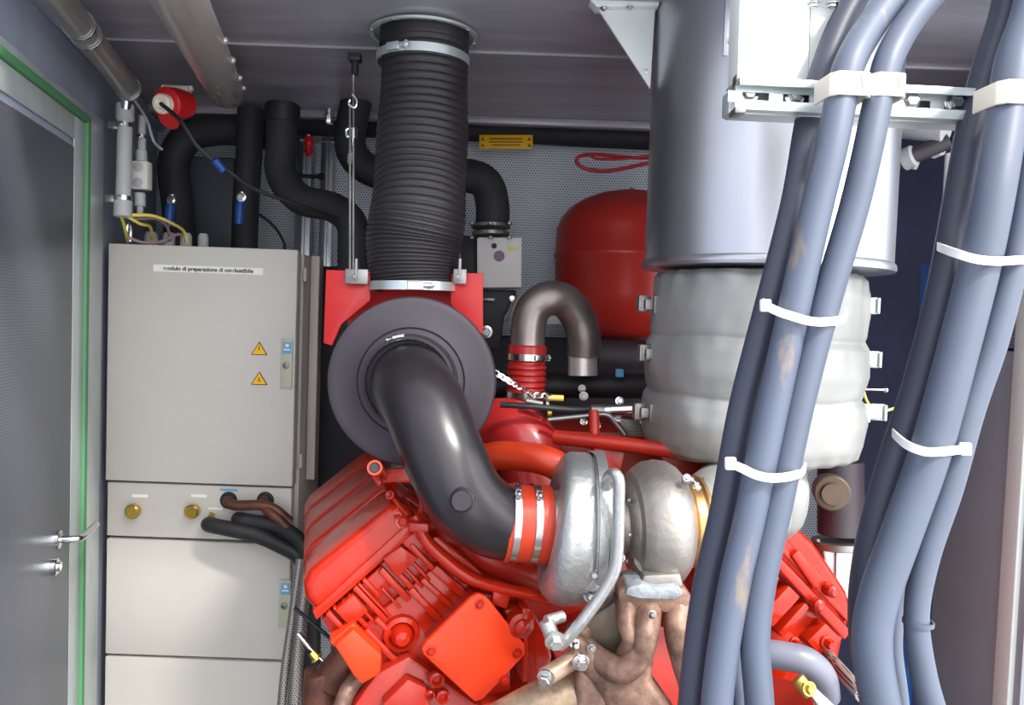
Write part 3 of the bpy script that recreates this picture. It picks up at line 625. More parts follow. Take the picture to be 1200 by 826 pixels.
# ================================================================ engine
d3 = (P(362, 368, 1) - CAMLOC); dv = V((d3.x, d3.y, 0)).normalized()     # the crankshaft direction
ev = dv.cross(ZZ).normalized()
EO = P(430, 660, 1.53)
def E(px, py, dep=0): return on_plane(px, py, EO + dv * dep, dv)
def EP(l, dep=0): return [E(x, y, dep) for x, y in l]
eng = thing('engine', 'large orange-red V engine filling the lower middle of the room', 'engine', V((.15, 1.9, 0)))
cov = [(374, 722), (357, 702), (355, 685), (364, 669), (412, 630), (454, 596), (470, 590), (482, 598), (491, 615)]
for k in range(4):
    off = dv * (.168 * k)
    rc = MB().lobe([p + off for p in EP(cov, .0)], dv * .156, .02).build('rocker_cover', 'red' if k == 0 else 'redd', eng)
    if k == 0:
        MB().prism(EP([(371, 727), (366, 716), (486, 606), (494, 617)], -.004), dv * .165, .003).build('cover_gasket_rim', 'red', rc)
    else:
        MB().prism([p + off for p in EP([(371, 727), (366, 716), (486, 606), (494, 617)], -.004)], dv * .165, .003).build('cover_gasket_rim', 'redd', rc)
    h = MB().prism([p + off for p in EP([(376, 726), (490, 620), (540, 655), (528, 672), (404, 768)], .012)], dv * .14, .006).build('cylinder_head', 'red' if k == 0 else 'redd', eng)
    if k == 0:
        b = MB()
        # machined ribs running down the head, and raised pads between them
        for (a, w_, l0, l1) in ((.06, 5, 0, .8), (.2, 4, .05, .8), (.33, 5, 0, 1), (.42, 4, 0, .5), (.55, 6, .1, 1.0), (.63, 5, .1, 1.0), (.7, 3, .1, 1), (.77, 3, .15, 1), (.84, 5, .15, 1), (.93, 7, 0, 1.05), (.27, 2.5, .05, .9), (.13, 2.5, 0, .7), (.38, 2.5, 0, 1), (.48, 2.5, .4, 1)):
            x0_, y0_ = 374 + (492 - 374) * a, 727 + (618 - 727) * a
            dx, dy = 40 * .95, 42 * .95
            b.prism(EP([(x0_ + dx * l0, y0_ + dy * l0), (x0_ + w_ + dx * l0, y0_ - w_ + dy * l0), (x0_ + w_ + dx * l1, y0_ - w_ + dy * l1), (x0_ + dx * l1, y0_ + dy * l1)], -.008), dv * .03, .003)
        b.build('casting_ribs', 'red', h)
        b = MB()
        b.prism(EP([(392, 716), (414, 697), (432, 716), (411, 736)], -.014), dv * .03, .004)
        b.prism(EP([(420, 688), (446, 664), (462, 684), (440, 706)], .0), dv * .03, .004)
        b.prism(EP([(448, 655), (470, 640), (490, 655), (466, 678)], -.012), dv * .03, .004)
        b.prism(EP([(470, 636), (488, 622), (508, 640), (490, 656)], -.004), dv * .03, .004)
        b.build('raised_pads', 'red', h)
# bank below the head
bank = MB().prism(EP([(396, 756), (520, 655), (560, 690), (600, 700), (600, 860), (470, 860), (420, 800)], .0), dv * .62, .012).build('crankcase', 'red', eng)
b = MB()
for (x0_, y0_, x1_, y1_, w_) in ((425, 742, 475, 792, 6), (438, 728, 462, 752, 5), (478, 694, 520, 738, 6), (492, 682, 536, 722, 5), (505, 670, 545, 706, 8)):
    b.prism(EP([(x0_, y0_), (x0_ + w_, y0_ - w_), (x1_ + w_, y1_ - w_), (x1_, y1_)], -.014), dv * .03, .003)
b.build('casting_ribs', 'red', bank)
c = E(470, 742, -.004)
MB().lathe([(0, .036), (.008, .034), (.012, .026), (.006, .022), (.02, .02), (.03, .013), (.033, 0)], c, -dv, 28).build('core_plug', 'red', eng)
b = MB().prism(EP([(392, 757), (414, 737), (448, 768), (446, 790), (424, 803), (414, 792)], -.05), dv * .12, .006).prism(EP([(386, 752), (414, 730), (420, 736), (393, 760)], -.03), dv * .09, .004); b.build('exhaust_port_block', 'plate', eng)
# diamond cover plate with bolts
pl = MB().prism(EP([(552, 700), (560, 695), (570, 699), (616, 756), (617, 766), (566, 820), (557, 823), (549, 816), (497, 768), (494, 761), (500, 752)], -.09), dv * .014, .004).build('square_cover_plate', 'plate', eng)
bolts('plate_bolt', 'red', pl, [(E(px, py, -.09), -dv, .0065, .008) for px, py in ((562, 707), (505, 762), (606, 765), (591, 797))])
MB().prism(EP([(560, 702), (612, 760), (560, 816), (503, 763)], -.078), dv * .1, .005).build('plate_housing', 'redd', eng)
# right of the plate: flange, vertical cover and boss
b = MB().prism(EP([(590, 715), (618, 712), (628, 722), (640, 740), (648, 770), (640, 800), (618, 806), (612, 770), (600, 742)], -.06), dv * .12, .008)
b.prism(EP([(612, 712), (622, 714), (628, 724), (620, 745), (618, 800), (612, 800), (614, 745)], -.09), dv * .05, .004)
b.build('timing_cover', 'red', eng)
MB().lathe([(0, .026), (.02, .024), (.024, .016), (.03, .014), (.036, .006)], E(608, 729, -.07), -dv, 24).build('cover_boss', 'red', eng)
MB().prism(EP([(398, 900), (412, 830), (440, 790), (480, 768), (560, 826), (680, 800), (700, 812), (760, 830), (800, 900), (470, 900)], -.03), dv * .3, .012).build('lower_casting', 'redd', eng)
for (px, py, rr_) in ((511, 794, 1.1), (518, 814, 1.0), (503, 812, .7)): MB().lathe([(0, .014 * rr_), (.012, .013 * rr_), (.014, .009 * rr_), (.004, .006 * rr_)], E(px, py, -.05), -dv, 20).build('tapped_boss', 'red', eng)
MB().prism(EP([(448, 826), (478, 796), (500, 806), (506, 840), (470, 860)], -.06), dv * .06, .005).build('casting_step', 'redd', eng)
# middle valley and intake trunk
MB().prism(EP([(520, 640), (560, 600), (800, 600), (1000, 700), (960, 900), (560, 900), (560, 700)], .14), dv * .62, .02).build('engine_block', 'redd', eng)
b = MB()
b.prism(EP([(640, 745), (700, 730), (800, 735), (840, 760), (830, 860), (700, 860), (660, 800)], .06), dv * .1, .01)
b.build('front_casting', 'redd', eng)
# strap with tab
b = MB().tube([E(486, 604, -.03), E(500, 634, -.04), E(522, 656, -.05), E(552, 678, -.06), E(590, 690, -.06), E(630, 698, -.06), E(658, 706, -.05)], .0115, 14)
b.prism(EP([(580, 684), (600, 689), (594, 714), (576, 708)], -.068), dv * .012, .002)
b.build('red_strap_pipe', 'red', eng)
b = MB(); b.prism(EP([(502, 632), (514, 628), (566, 672), (558, 684)], -.035), dv * .02, .004); b.build('strap_bracket', 'red', eng)
# charge-air pipe arching over behind the compressor
MB().tube([P(560, 545, 1.72), P(572, 536, 1.68), P(600, 534, 1.64), P(640, 540, 1.6), P(676, 560, 1.6)], S(17, 1.66), 24).build('charge_air_pipe', 'sil', eng)
MB().tube([P(540, 530, 2.0), P(568, 508, 1.95), P(600, 506, 1.9), P(622, 535, 1.87), P(630, 600, 1.85)], S(38, 1.9), 30).build('intake_bend', 'silr', eng)
b = MB().tube([P(505, 640, 1.62), P(540, 625, 1.6), P(575, 655, 1.6), P(640, 680, 1.65)], S(18, 1.6), 16); b.build('water_pipe', 'redd', eng)
# bracket tube above left head
b = MB().tube([P(439, 548, 1.46), P(450, 560, 1.6), P(462, 580, 1.75)], .0125, 20)
b.build('lifting_tube', 'red', eng)
MB().cyl(P(439, 548, 1.452), P(439, 548, 1.47), .0095).build('bore_shade_disc', 'dark', eng)  # solid dark disc, stands in for the shade inside the open tube
b = MB().lathe([(-.001, .0136), (-.001, .0098), (.02, .0098), (.02, .0136)], P(439, 548, 1.45), P(450, 560, 1.6) - P(439, 548, 1.46), 24, caps=False, closed=True); b.build('tube_mouth', 'sil', eng)
MB().prism([P(x, y, 1.56) for x, y in ((440, 552), (484, 548), (500, 556), (500, 566), (448, 566))], YY * .02, .003).prism([P(x, y, 1.57) for x, y in ((434, 545), (442, 553), (448, 566), (444, 572), (436, 560))], YY * .02, .003).build('bracket_arm', 'red', eng)
b = MB().tube([P(458, 580, 1.56), P(466, 590, 1.55), P(478, 604, 1.53)], .004, 8).bolt(P(457, 580, 1.55), V((-.3, -1, .4)), .006, .01).bolt(P(470, 612, 1.5), V((.5, -1, .4)), .008, .012)
b.tube([P(494, 560, 1.6), P(493, 590, 1.56), P(492, 612, 1.53)], .004, 8)
b.box(P(492, 616, 1.5), (.035, .03, .016), bevel=.003)
b.build('sensor_line', 'redd', eng)
# plenum rail behind turbo
b = MB().tube([P(650, 512, 1.78), P(740, 522, 1.72), P(800, 530, 1.68), P(870, 545, 1.66)], .016, 14)
b.prism([P(x, y, 1.74) for x, y in ((695, 522), (735, 522), (728, 560), (716, 600), (700, 600))], YY * .05, .008)
b.cyl(P(696, 482, 1.8), P(697, 525, 1.76), .012, 16).prism([P(x, y, 1.72) for x, y in ((770, 530), (824, 536), (828, 580), (800, 580))], YY * .03, .006)
b.build('plenum_rail', 'redd', eng)
MB().prism([P(x, y, 1.95) for x, y in ((600, 500), (780, 505), (880, 560), (880, 640), (600, 640))], YY * .3, .03).build('intake_plenum', 'redd', eng)
b = MB().prism([P(x, y, 1.9) for x, y in ((745, 505), (752, 490), (835, 540), (828, 548))], YY * .02, .004); b.build('silver_edge', 'galv', eng)
# right bank
rcv = [(872, 620), (896, 606), (916, 606), (930, 613), (956, 636), (978, 668), (995, 694), (1000, 712), (998, 732), (992, 742), (898, 642)]
DR = .0
RO = P(940, 690, 1.68)
def Rr(px, py, dep=0): return on_plane(px, py, RO + dv * dep, dv)
def RP(l, dep=0): return [Rr(x, y, dep) for x, y in l]
rc = MB().lobe(RP(rcv), dv * .17, .02).build('rocker_cover', 'red', eng)
MB().prism(RP([(888, 640), (896, 634), (998, 740), (990, 750)], -.006), dv * .18, .003).prism(RP([(896, 626), (901, 622), (1002, 728), (998, 734)], -.003), dv * .175, .003).build('cover_gasket_rim', 'red', rc)
MB().prism(RP([(928, 652), (936, 644), (968, 680), (962, 690), (954, 690)], -.012), dv * .03, .005).build('raised_pad', 'red', rc)
for (px, py) in ((970, 690), (954, 706)): MB().lathe([(0, .014), (.02, .013), (.026, .007)], Rr(px, py, -.004), -dv, 16).build('cover_bolt', 'redd', rc)
for k in range(1, 3): MB().lobe([p + dv * .19 * k for p in RP(rcv)], dv * .17, .02).build('rocker_cover', 'redd', eng)
h = MB().prism(RP([(890, 644), (990, 748), (968, 768), (930, 766), (870, 756), (850, 700)], .012), dv * .5, .008).build('cylinder_head', 'red', eng)
b = MB()
for (x0_, y0_, x1_, y1_, w_) in ((905, 668, 878, 700, 10), (925, 686, 892, 722, 14), (944, 706, 912, 742, 6), (968, 730, 946, 752, 16), (900, 655, 960, 718, 8)):
    b.prism(RP([(x0_, y0_), (x0_ + w_, y0_ + w_), (x1_ + w_, y1_ + w_), (x1_, y1_)], -.02), dv * .05, .005)
b.build('casting_ribs', 'red', h)
bolts('head_bolt', 'red', h, [(Rr(968, 752, -.02), -dv, .010, .02), (Rr(930, 752, -.02), -dv, .008, .02)])
MB().lathe([(0, .06), (.03, .075), (.15, .078), (.2, .06)], P(918, 830, 1.62), V((.5, 1, 0)), 32).build('oil_cooler_end', 'red', eng)

# grey hose elbow, fitting and braided hose lower right
o = MB().tube([P(888, 765, 1.55), P(915, 768, 1.53), P(945, 775, 1.52), P(963, 792, 1.53), P(968, 815, 1.56)], S(16.5, 1.53), 24).build('coolant_hose', 'cable'); o.data.materials[0] = mat('grey_hose', (112, 114, 128), .4, 0, var=.2)
tag(o, 'short grey rubber hose elbow under the right cylinder head', 'hose')
t = thing('hose_fitting', 'silver metal fitting with clamp tail at the lower right', 'fitting', P(945, 810, 1.46))
MB().cyl(P(934, 794, 1.46), P(950, 814, 1.45), .013).bolt(P(948, 807, 1.44), V((.2, -1, .2)), .009, .01).build('fitting_body', 'brass', t)
MB().prism([P(x, y, 1.45) for x, y in ((944, 806), (956, 806), (978, 826), (990, 850), (970, 850))], YY * .02, .003).build('clamp_tail', 'steel', t)
o = MB().tube([P(955, 752, 1.8), P(985, 785, 1.6), P(1010, 815, 1.5)], .013, 16).build('braided_hose', 'braid'); tag(o, 'braided steel hose crossing below the right cylinder head', 'hose')
# lower left bits
t = thing('sensor_probe', 'thin silver probe with brass nut left of the engine', 'sensor', P(372, 765, 1.6))
MB().cyl(P(349, 742, 1.6), P(364, 760, 1.6), .0045, 12).cyl(P(364, 760, 1.6), P(386, 782, 1.6), .003, 12).build('probe', 'chrome', t)
MB().bolt(P(372, 772, 1.6), P(349, 742, 1.6) - P(372, 768, 1.6), .0085, .016).build('nut', 'brass', t)
o = MB().tube([P(345, 712, 1.72), P(372, 735, 1.7), P(392, 752, 1.7)], .004, 8).build('sensor_lead', 'rubber'); tag(o, 'thin dark lead running to the left cylinder head', 'cable')
o = MB().tube([P(405, 750, 1.62), P(405, 775, 1.6), P(385, 800, 1.6), P(376, 840, 1.6), P(376, 1360, 1.6)], [.028, .036, .036, .036, .036], 24).build('exhaust_branch', 'ubend'); o.data.materials[0] = M['copper']
tag(o, 'dark brown pipe curving down at the lower left of the engine', 'pipe')
o = MB().tube([P(438, 775, 1.56), P(410, 805, 1.52), P(396, 840, 1.5)], .016, 18).build('drain_pipe', 'bronze'); tag(o, 'stained short pipe below the left exhaust port', 'pipe')

# ================================================================ exhaust silencer duct and jacket
DD = 1.76
ctop, cbot = P(900, 0, DD), P(895, 318, DD)
RD = S(138.5, DD)
cc = V((cbot.x, cbot.y, 0))
t = thing('exhaust_duct', 'wide vertical sheet-steel exhaust duct hanging from the roof', 'duct', V((cc.x, cc.y, cbot.z)))
MB().lathe([(0, RD * .97), (0, RD + .004), (.006, RD + .006), (.014, RD + .004), (.018, RD), (.66, RD), (.66, RD * .97)], V((cc.x, cc.y, cbot.z)), ZZ, 96).build('duct_shell', 'duct', t)
a = V((cc.x, cc.y, 0)); yfr = cc.y - RD
b = MB(); th0 = math.atan2(P(856, 30, 1.5).y - cc.y, P(856, 30, 1.5).x - cc.x)
pz0, pz1 = P(856, 58, 1.5).z, P(856, -60, 1.5).z
for k, (xa, xb) in enumerate(((851, 872),)):
    A_, B_ = P(xa, 30, 1.52), P(xb, 30, 1.5)
    ya = cc.y - math.sqrt(max(0, RD ** 2 - (A_.x - cc.x) ** 2)) - .006
    b.box(((A_.x + B_.x) / 2, ya + .002, (pz0 + pz1) / 2), (B_.x - A_.x, .006, pz1 - pz0), bevel=.001)
    b.bolt(V(((A_.x + B_.x) / 2, ya, P(860, 42, 1.5).z)), -YY, .007, .006)
b.build('duct_strap', 'duct', t)
o = MB().box((P(1006, 260, 1.62).x, cc.y - .195, P(1006, 262, 1.62).z), (.006, .003, .018)).build('drain_slot', 'dark', t)
# jacket
t = thing('insulation_jacket', 'puffy silver insulation jacket strapped below the exhaust duct', 'jacket', P(884, 530, DD))
jt, jb = P(886, 322, DD), P(882, 531, DD); jc = V(((jt.x + jb.x) / 2, cc.y, jb.z)); JH = jt.z - jb.z
RJ = S(124, DD)
prof = [(0, RJ * .35), (.0, RJ * .9), (.02, RJ * .955), (.08, 1.0 * RJ), (.2, 1.025 * RJ), (.3, 1.0 * RJ), (.335, .965 * RJ), (.36, .985 * RJ), (.46, 1.02 * RJ), (.6, 1.0 * RJ), (.645, .96 * RJ), (.67, .975 * RJ), (.78, .99 * RJ), (.9, .975 * RJ), (.97, .955 * RJ), (1.0, .9 * RJ), (1.0, .4 * RJ)]
b = MB()
x_, y_ = XX, YY; rings = []; import mathutils
fine = []
for i in range(len(prof) - 1):
    for k in range(4): 
        u = k / 4; fine.append((prof[i][0] + (prof[i + 1][0] - prof[i][0]) * u, prof[i][1] + (prof[i + 1][1] - prof[i][1]) * u))
fine.append(prof[-1])
for h_, r_ in fine:
    row = []
    for j in range(128):
        an = 2 * math.pi * j / 128
        n = mathutils.noise.noise(V((math.cos(an) * 2.2, math.sin(an) * 2.2, h_ * 4))) * .008 + mathutils.noise.noise(V((math.cos(an) * 9, math.sin(an) * 9, h_ * 5))) * .0025
        wr = .004 * math.sin(an * 23 + mathutils.noise.noise(V((an, h_, 0))) * 4) * max(0, (h_ - .9) * 10 if h_ > .9 else (.08 - h_) * 10)
        rr_ = r_ + (n + wr if r_ > RJ * .85 else 0)
        row.append(b.bm.verts.new((jc.x + math.cos(an) * rr_, jc.y + math.sin(an) * rr_, jc.z + h_ * JH + (n * .6 if 0 < h_ < 1 else (.012 * math.cos(an + .6) if h_ == 0 else 0)))))
    rings.append(row)
for i in range(len(rings) - 1):
    for j in range(128): b.bm.faces.new((rings[i][j], rings[i][(j + 1) % 128], rings[i + 1][(j + 1) % 128], rings[i + 1][j]))
b.bm.faces.new(rings[0][::-1]); b.bm.faces.new(rings[-1])
b.build('jacket_body', 'jacket', t, sharp=70)
for (px, py, sgn) in ((767, 357, -1), (768, 415, -1), (762, 484, -1), (1010, 359, 1), (1012, 422, 1), (1018, 484, 1)):
    c = P(px, py, DD - .03); A1, A2 = V((.96, -.25 * sgn, .0)).normalized(), V((.25 * sgn, .96, 0)).normalized()
    b = MB()
    b.box(c + V((-sgn * .012, .0, 0)), (.03, .006, .040), (A1, A2, ZZ), .002)
    b.box(c + V((sgn * .022, .008, .002)), (.030, .010, .036), (A1, A2, ZZ), .003)
    b.box(c + V((sgn * .034, -.002, .002)), (.006, .018, .034), (A1, A2, ZZ), .002)
    b.box(c + V((.004, .004, 0)), (.05, .004, .022), (A1, A2, ZZ), .001)
    b.build('strap_buckle', 'galv' if sgn > 0 else 'dsteel', t)
# stud and wire right of jacket
o = MB().cyl(P(1006, 456, 1.78), P(1038, 457, 1.78), .0025).sphere(P(1038, 457, 1.78), .006).build('pin', 'steel'); tag(o, 'thin steel pin sticking out right of the jacket', 'pin')
o = MB().tube([P(1006, 400, 1.8), P(1009, 440, 1.8), P(1016, 470, 1.8), P(1030, 482, 1.8), P(1056, 476, 1.82), P(1080, 470, 1.85)], .003, 8).build('earth_wire', 'wire_y'); tag(o, 'thin yellow wire looping right of the insulation jacket', 'wire')
# insulated elbow to the turbine
t = thing('exhaust_elbow', 'crumpled silver insulated elbow between turbine outlet and jacket', 'elbow', P(850, 620, 1.55))
a0 = tc + ax * 157 * q
MB().tube([a0, a0 + ax * .02, P(850, 606, 1.58), P(872, 585, 1.68), P(884, 555, 1.75), P(886, 525, 1.76)], [S(46, D0), S(54, D0), S(62, 1.56), S(62, 1.65), S(60, 1.7), S(56, 1.76)], 40, n=8).build('elbow_lagging', 'jacket', t)
MB().tube([P(900, 545, 1.66), P(912, 570, 1.64), P(908, 600, 1.66), P(890, 625, 1.7)], [S(28, 1.65), S(34, 1.65), S(34, 1.65), S(20, 1.65)], 28, n=8).build('side_lagging', 'jacket', t)
MB().prism([P(x, y, 1.62) for x, y in ((915, 538), (952, 540), (951, 553), (915, 556))], YY * .1, .004).cyl(P(940, 541, 1.6), P(960, 540, 1.6), .004).build('flange', 'bronze', t)

# ================================================================ bracket plates at the ceiling
t = thing('gusset_plate', 'pale triangular steel gusset beside the duct under the roof', 'bracket', P(740, 60, 1.75))
MB().prism([P(x, y, 1.72) for x, y in ((698, 6), (768, 6), (762, 104))], YY * .008, .001).build('web', 'white', t)
MB().prism([P(x, y, 1.70) for x, y in ((690, -2), (772, -2), (772, 7), (700, 8))], YY * .04, .001).build('top_flange', 'white', t)
bolts('gusset_bolt', 'steel', t, [(P(708, 9, 1.70), -ZZ, .006), (P(738, 8, 1.70), -ZZ, .006), (P(757, 83, 1.715), -YY, .003)])
t = thing('hanger_plate', 'bright white steel hanger plate behind the cable rail', 'bracket', P(915, 90, 1.1))
dpl = 1.09
MB().prism([P(x, y, dpl) for x, y in ((878, -235), (955, -235), (947, 100), (868, 100))], YY * .005, .001).prism([P(x, y, dpl) for x, y in ((878, -235), (874, -235), (864, 100), (868, 100))], YY * .05, .001).build('main_plate', 'white', t)
MB().prism([P(x, y, dpl + .03) for x, y in ((950, 8), (985, 8), (975, 100), (947, 100))], YY * .004, .001).build('side_plate', 'white', t)
bolts('plate_bolt', 'steel', t, [(P(953, 4, dpl), -ZZ, .006), (P(975, 4, dpl), -ZZ, .006)])
MB().box(P(966, 1, dpl + .03), (.06, .03, .006)).build('top_flange', 'galv', t)

# ================================================================ cable rail
DRL = 1.0
ra, rb = P(866, 109, DRL), P(1240, 127, DRL + .02)
t = thing('cable_rail', 'slotted galvanised steel rail carrying the grey cables', 'rail', ra.lerp(rb, .5))
ax = (rb - ra).normalized(); L_ = (rb - ra).length; up = (ZZ - ax * ZZ.dot(ax)).normalized(); bk = up.cross(ax) * -1
if bk.y < 0: bk = -bk
hh = S(38, DRL)
mid = lambda s: ra + ax * s
b = MB()
for s_, hgt in ((1, .010), (-1, .012)):
    b.box(ra.lerp(rb, .5) + up * s_ * (hh / 2 - hgt / 2), (L_, .003, hgt), (ax, bk, up), .001)
    b.box(ra.lerp(rb, .5) + up * s_ * (hh / 2 - .0015) + bk * .028, (L_, .056, .003), (ax, bk, up), .001)
b.build('rail_lips', 'galv', t)
# back web with real slots
b = MB(); slot = .034; pitch_ = .052; n_ = int(L_ / pitch_)
for s_ in (1, -1): b.box(ra.lerp(rb, .5) + bk * .016 + up * s_ * .0135, (L_, .003, .015), (ax, bk, up))
for k in range(n_ + 1): b.box(mid(k * pitch_) + bk * .016, (pitch_ - slot, .003, .014), (ax, bk, up))
b.build('slotted_web', 'galv', t)
MB().box(ra.lerp(rb, .5) + bk * .055 - up * .0, (L_, .03, .03), (ax, bk, up), .002).build('rear_rail', 'galv', t)
bolts('rail_bolt', 'steel', t, [(P(px, 110 + (px - 877) * .045, DRL + .03), -YY, .009, .010) for px in (877, 931, 1066, 1118)])
MB().box(P(864, 132, DRL + .01), (.014, .03, .008), bevel=.002).build('end_cap', 'dsteel', t)
MB().box(P(863, 95, DRL + .02), (.006, .02, .014), bevel=.002).build('end_stop', 'dsteel', t)

# ================================================================ cables
def cable(pts, rpx, label, m='cable', grp='grey cables over the rail', dmin=0):
    p = [P(x, y, d) for x, y, d in pts]; r = [S(q_, d) for q_, (x, y, d) in zip(rpx, pts)] if isinstance(rpx, (list, tuple)) else [S(rpx, .93)] * len(p)
    return tag(MB().tube(p, r, 28, n=8).build('power_cable', m), label, 'cable', grp)
cable([(1090, -140, 1.12), (1020, -30, 1.10), (985, 30, 1.08), (962, 90, 1.06), (948, 140, 1.04), (931, 240, 1.0), (898, 370, .98), (870, 480, .98), (848, 600, .98), (826, 700, .98), (811, 826, .98), (800, 1000, 1.0), (800, 1800, 1.0)], 17.5, 'shade-toned grey cable, leftmost of the left bundle', 'cabled')
cable([(1170, -150, 1.06), (1082, -50, 1.02), (1028, 20, .98), (1000, 65, .95), (988, 104, .94), (975, 170, .93), (958, 240, .93), (932, 355, .93), (901, 500, .93), (878, 610, .93), (858, 700, .93), (840, 826, .93), (834, 1000, .93), (834, 1700, .95)], 18.5, 'grey cable with brown scuffs, middle of the left bundle', 'cableb')
cable([(1230, -150, 1.06), (1135, -50, 1.02), (1078, 10, .98), (1046, 60, .95), (1032, 104, .94), (1016, 180, .93), (999, 250, .93), (968, 355, .93), (938, 470, .93), (912, 590, .93), (893, 680, .93), (885, 750, .93), (890, 826, .93), (900, 1000, .93), (900, 1700, .95)], 17, 'grey cable, rightmost of the left bundle', 'cable')
cable([(880, 640, 1.0), (868, 720, 1.0), (862, 780, 1.0), (866, 826, 1.0), (872, 1000, 1.0), (872, 1880, 1.0)], 10, 'thin grey cable emerging behind the left bundle near its foot', 'cable')
cable([(1200, -140, 1.06), (1182, 0, 1.04), (1158, 80, 1.03), (1140, 150, 1.02), (1124, 240, 1.0), (1106, 340, .98), (1078, 450, .98), (1046, 550, .98), (1020, 650, .98), (1014, 740, .98), (1030, 826, .98), (1050, 1000, 1.0), (1050, 1800, 1.0)], 20, 'shade-toned grey cable, leftmost of the right bundle', 'cabled')
cable([(1235, -140, 1.02), (1212, 0, .97), (1190, 70, .95), (1181, 130, .94), (1166, 220, .92), (1148, 310, .92), (1120, 420, .92), (1090, 530, .92), (1058, 620, .92), (1030, 700, .92), (1022, 760, .92), (1036, 850, .92), (1060, 1000, .92), (1060, 1700, .95)], 22.5, 'thick grey cable, middle of the right bundle', 'cable')
cable([(1290, -140, 1.0), (1262, 0, .97), (1236, 70, .95), (1221, 130, .94), (1204, 220, .93), (1187, 310, .93), (1163, 400, .93), (1136, 480, .93), (1112, 570, .93), (1086, 650, .93), (1074, 720, .93), (1082, 790, .93), (1100, 860, .93), (1130, 1000, .93), (1130, 1700, .95)], [16] * 6 + [17, 17, 16, 15, 14, 15, 16, 17, 17], 'grey cable with joint ring, rightmost of the right bundle', 'cable')
cable([(1078, 600, 1.02), (1056, 680, 1.02), (1046, 750, 1.02), (1054, 826, 1.02), (1070, 1000, 1.02), (1070, 1880, 1.02)], 12, 'grey cable just showing between the right bundle cables at the bottom', 'cable')
o = MB().band(P(1076, 729, .93), V((.05, 0, 1)), S(15.3, .93), .005, .002).build('joint_ring', 'cable'); tag(o, 'thin ring around the rightmost grey cable near the bottom', 'ring')
# cable clamps on the rail
for (px, py, wd, lb) in ((990, 104, 50, 'cream plastic cable clamp on the rail, left of the adjoining pair'), (1035, 104, 42, 'cream plastic cable clamp on the rail, right of the adjoining pair'), (1183, 114, 52, 'cream plastic cable clamp on the rail over the right bundle'), (1226, 118, 40, 'cream plastic cable clamp at the right end of the rail')):
    c = P(px, py, .94); ww = S(wd, .94); hgt = S(27, .94)
    t = thing('cable_clamp', lb, 'clamp', c, 'cream cable clamps')
    r_ = ww / 2
    b = MB(); x2, up2 = ax, up
    # closed saddle: rounded front wall with open top and bottom
    prof_o = [(-.5, .55), (-.5, -.25), (-.36, -.47), (.36, -.47), (.5, -.25), (.5, .55)]
    prof_i = [(-.42, .55), (-.42, -.2), (-.3, -.38), (.3, -.38), (.42, -.2), (.42, .55)]
    ring = prof_o + prof_i[::-1]
    b.prism([c + x2 * x * ww + bk * y * ww * 1.05 - up2 * hgt / 2 for x, y in ring], up2 * hgt, .0015)
    b.build('saddle', 'cream', t)
    MB().prism([c + x2 * (x * ww) - bk * (.5 * ww) + up2 * z * hgt for x, z in ((.12, .45), (.3, .45), (.3, .0), (.2, -.3))], -bk * .003, .001).build('latch', 'cream', t)
# zip ties
def tie(pts, r, lb, head, hd):
    t = thing('cable_tie', lb, 'cable tie', P(*head), 'white cable ties')
    p = [P(*a) for a in pts]
    b = MB(); k = len(p)
    # flat strap: sweep a thin rectangle
    pr = []
    for i in range((k - 1) * 8 + 1):
        s_ = min(i // 8, k - 2); u = i / 8 - s_; g = lambda j: p[max(0, min(k - 1, j))]
        a, b2, c2, d2 = g(s_ - 1), g(s_), g(s_ + 1), g(s_ + 2)
        pr.append(.5 * ((2 * b2) + (c2 - a) * u + (2 * a - 5 * b2 + 4 * c2 - d2) * u * u + (3 * b2 - a - 3 * c2 + d2) * u ** 3))
    w_ = S(5, .92); rows = []
    for i, c in enumerate(pr):
        tg = (pr[min(len(pr) - 1, i + 1)] - pr[max(0, i - 1)]).normalized()
        wd = (ZZ - tg * ZZ.dot(tg)).normalized(); nn = tg.cross(wd)
        rows.append([b.bm.verts.new(c + wd * a * w_ + nn * e * .0011) for a, e in ((-1, -1), (1, -1), (1, 1), (-1, 1))])
    for i in range(len(rows) - 1):
        for j in range(4): b.bm.faces.new((rows[i][j], rows[i][(j + 1) % 4], rows[i + 1][(j + 1) % 4], rows[i + 1][j]))
    b.bm.faces.new(rows[0]); b.bm.faces.new(rows[-1][::-1])
    b.build('strap', 'tie', t)
    MB().box(P(*head), (S(13, .9), .008, S(15, .9)), (RX, YY, UP), .002).build('head', 'tie', t)
tie([(893, 352, 1.0), (898, 358, .93), (912, 365, .905), (930, 371, .903), (948, 376, .905), (966, 377, .905), (988, 374, .93), (992, 366, .97)], 0, 'white cable tie around the left bundle, upper of its two', (897, 358, .92), 0)
tie([(850, 540, 1.0), (856, 543, .93), (870, 549, .905), (888, 557, .903), (906, 560, .905), (926, 558, .905), (940, 553, .93), (944, 546, .97)], 0, 'white cable tie around the left bundle, lower of its two', (856, 543, .915), 0)
tie([(1098, 288, 1.0), (1104, 291, .94), (1124, 298, .90), (1146, 304, .888), (1168, 306, .892), (1188, 305, .903), (1208, 304, .92)], 0, 'white cable tie around the right bundle, upper of its two', (1212, 304, .93), 0)
tie([(1044, 504, 1.0), (1050, 511, .94), (1064, 522, .905), (1084, 529, .888), (1104, 529, .895), (1124, 527, .905), (1134, 526, .92)], 0, 'white cable tie around the right bundle, lower of its two', (1131, 526, .905), 0)
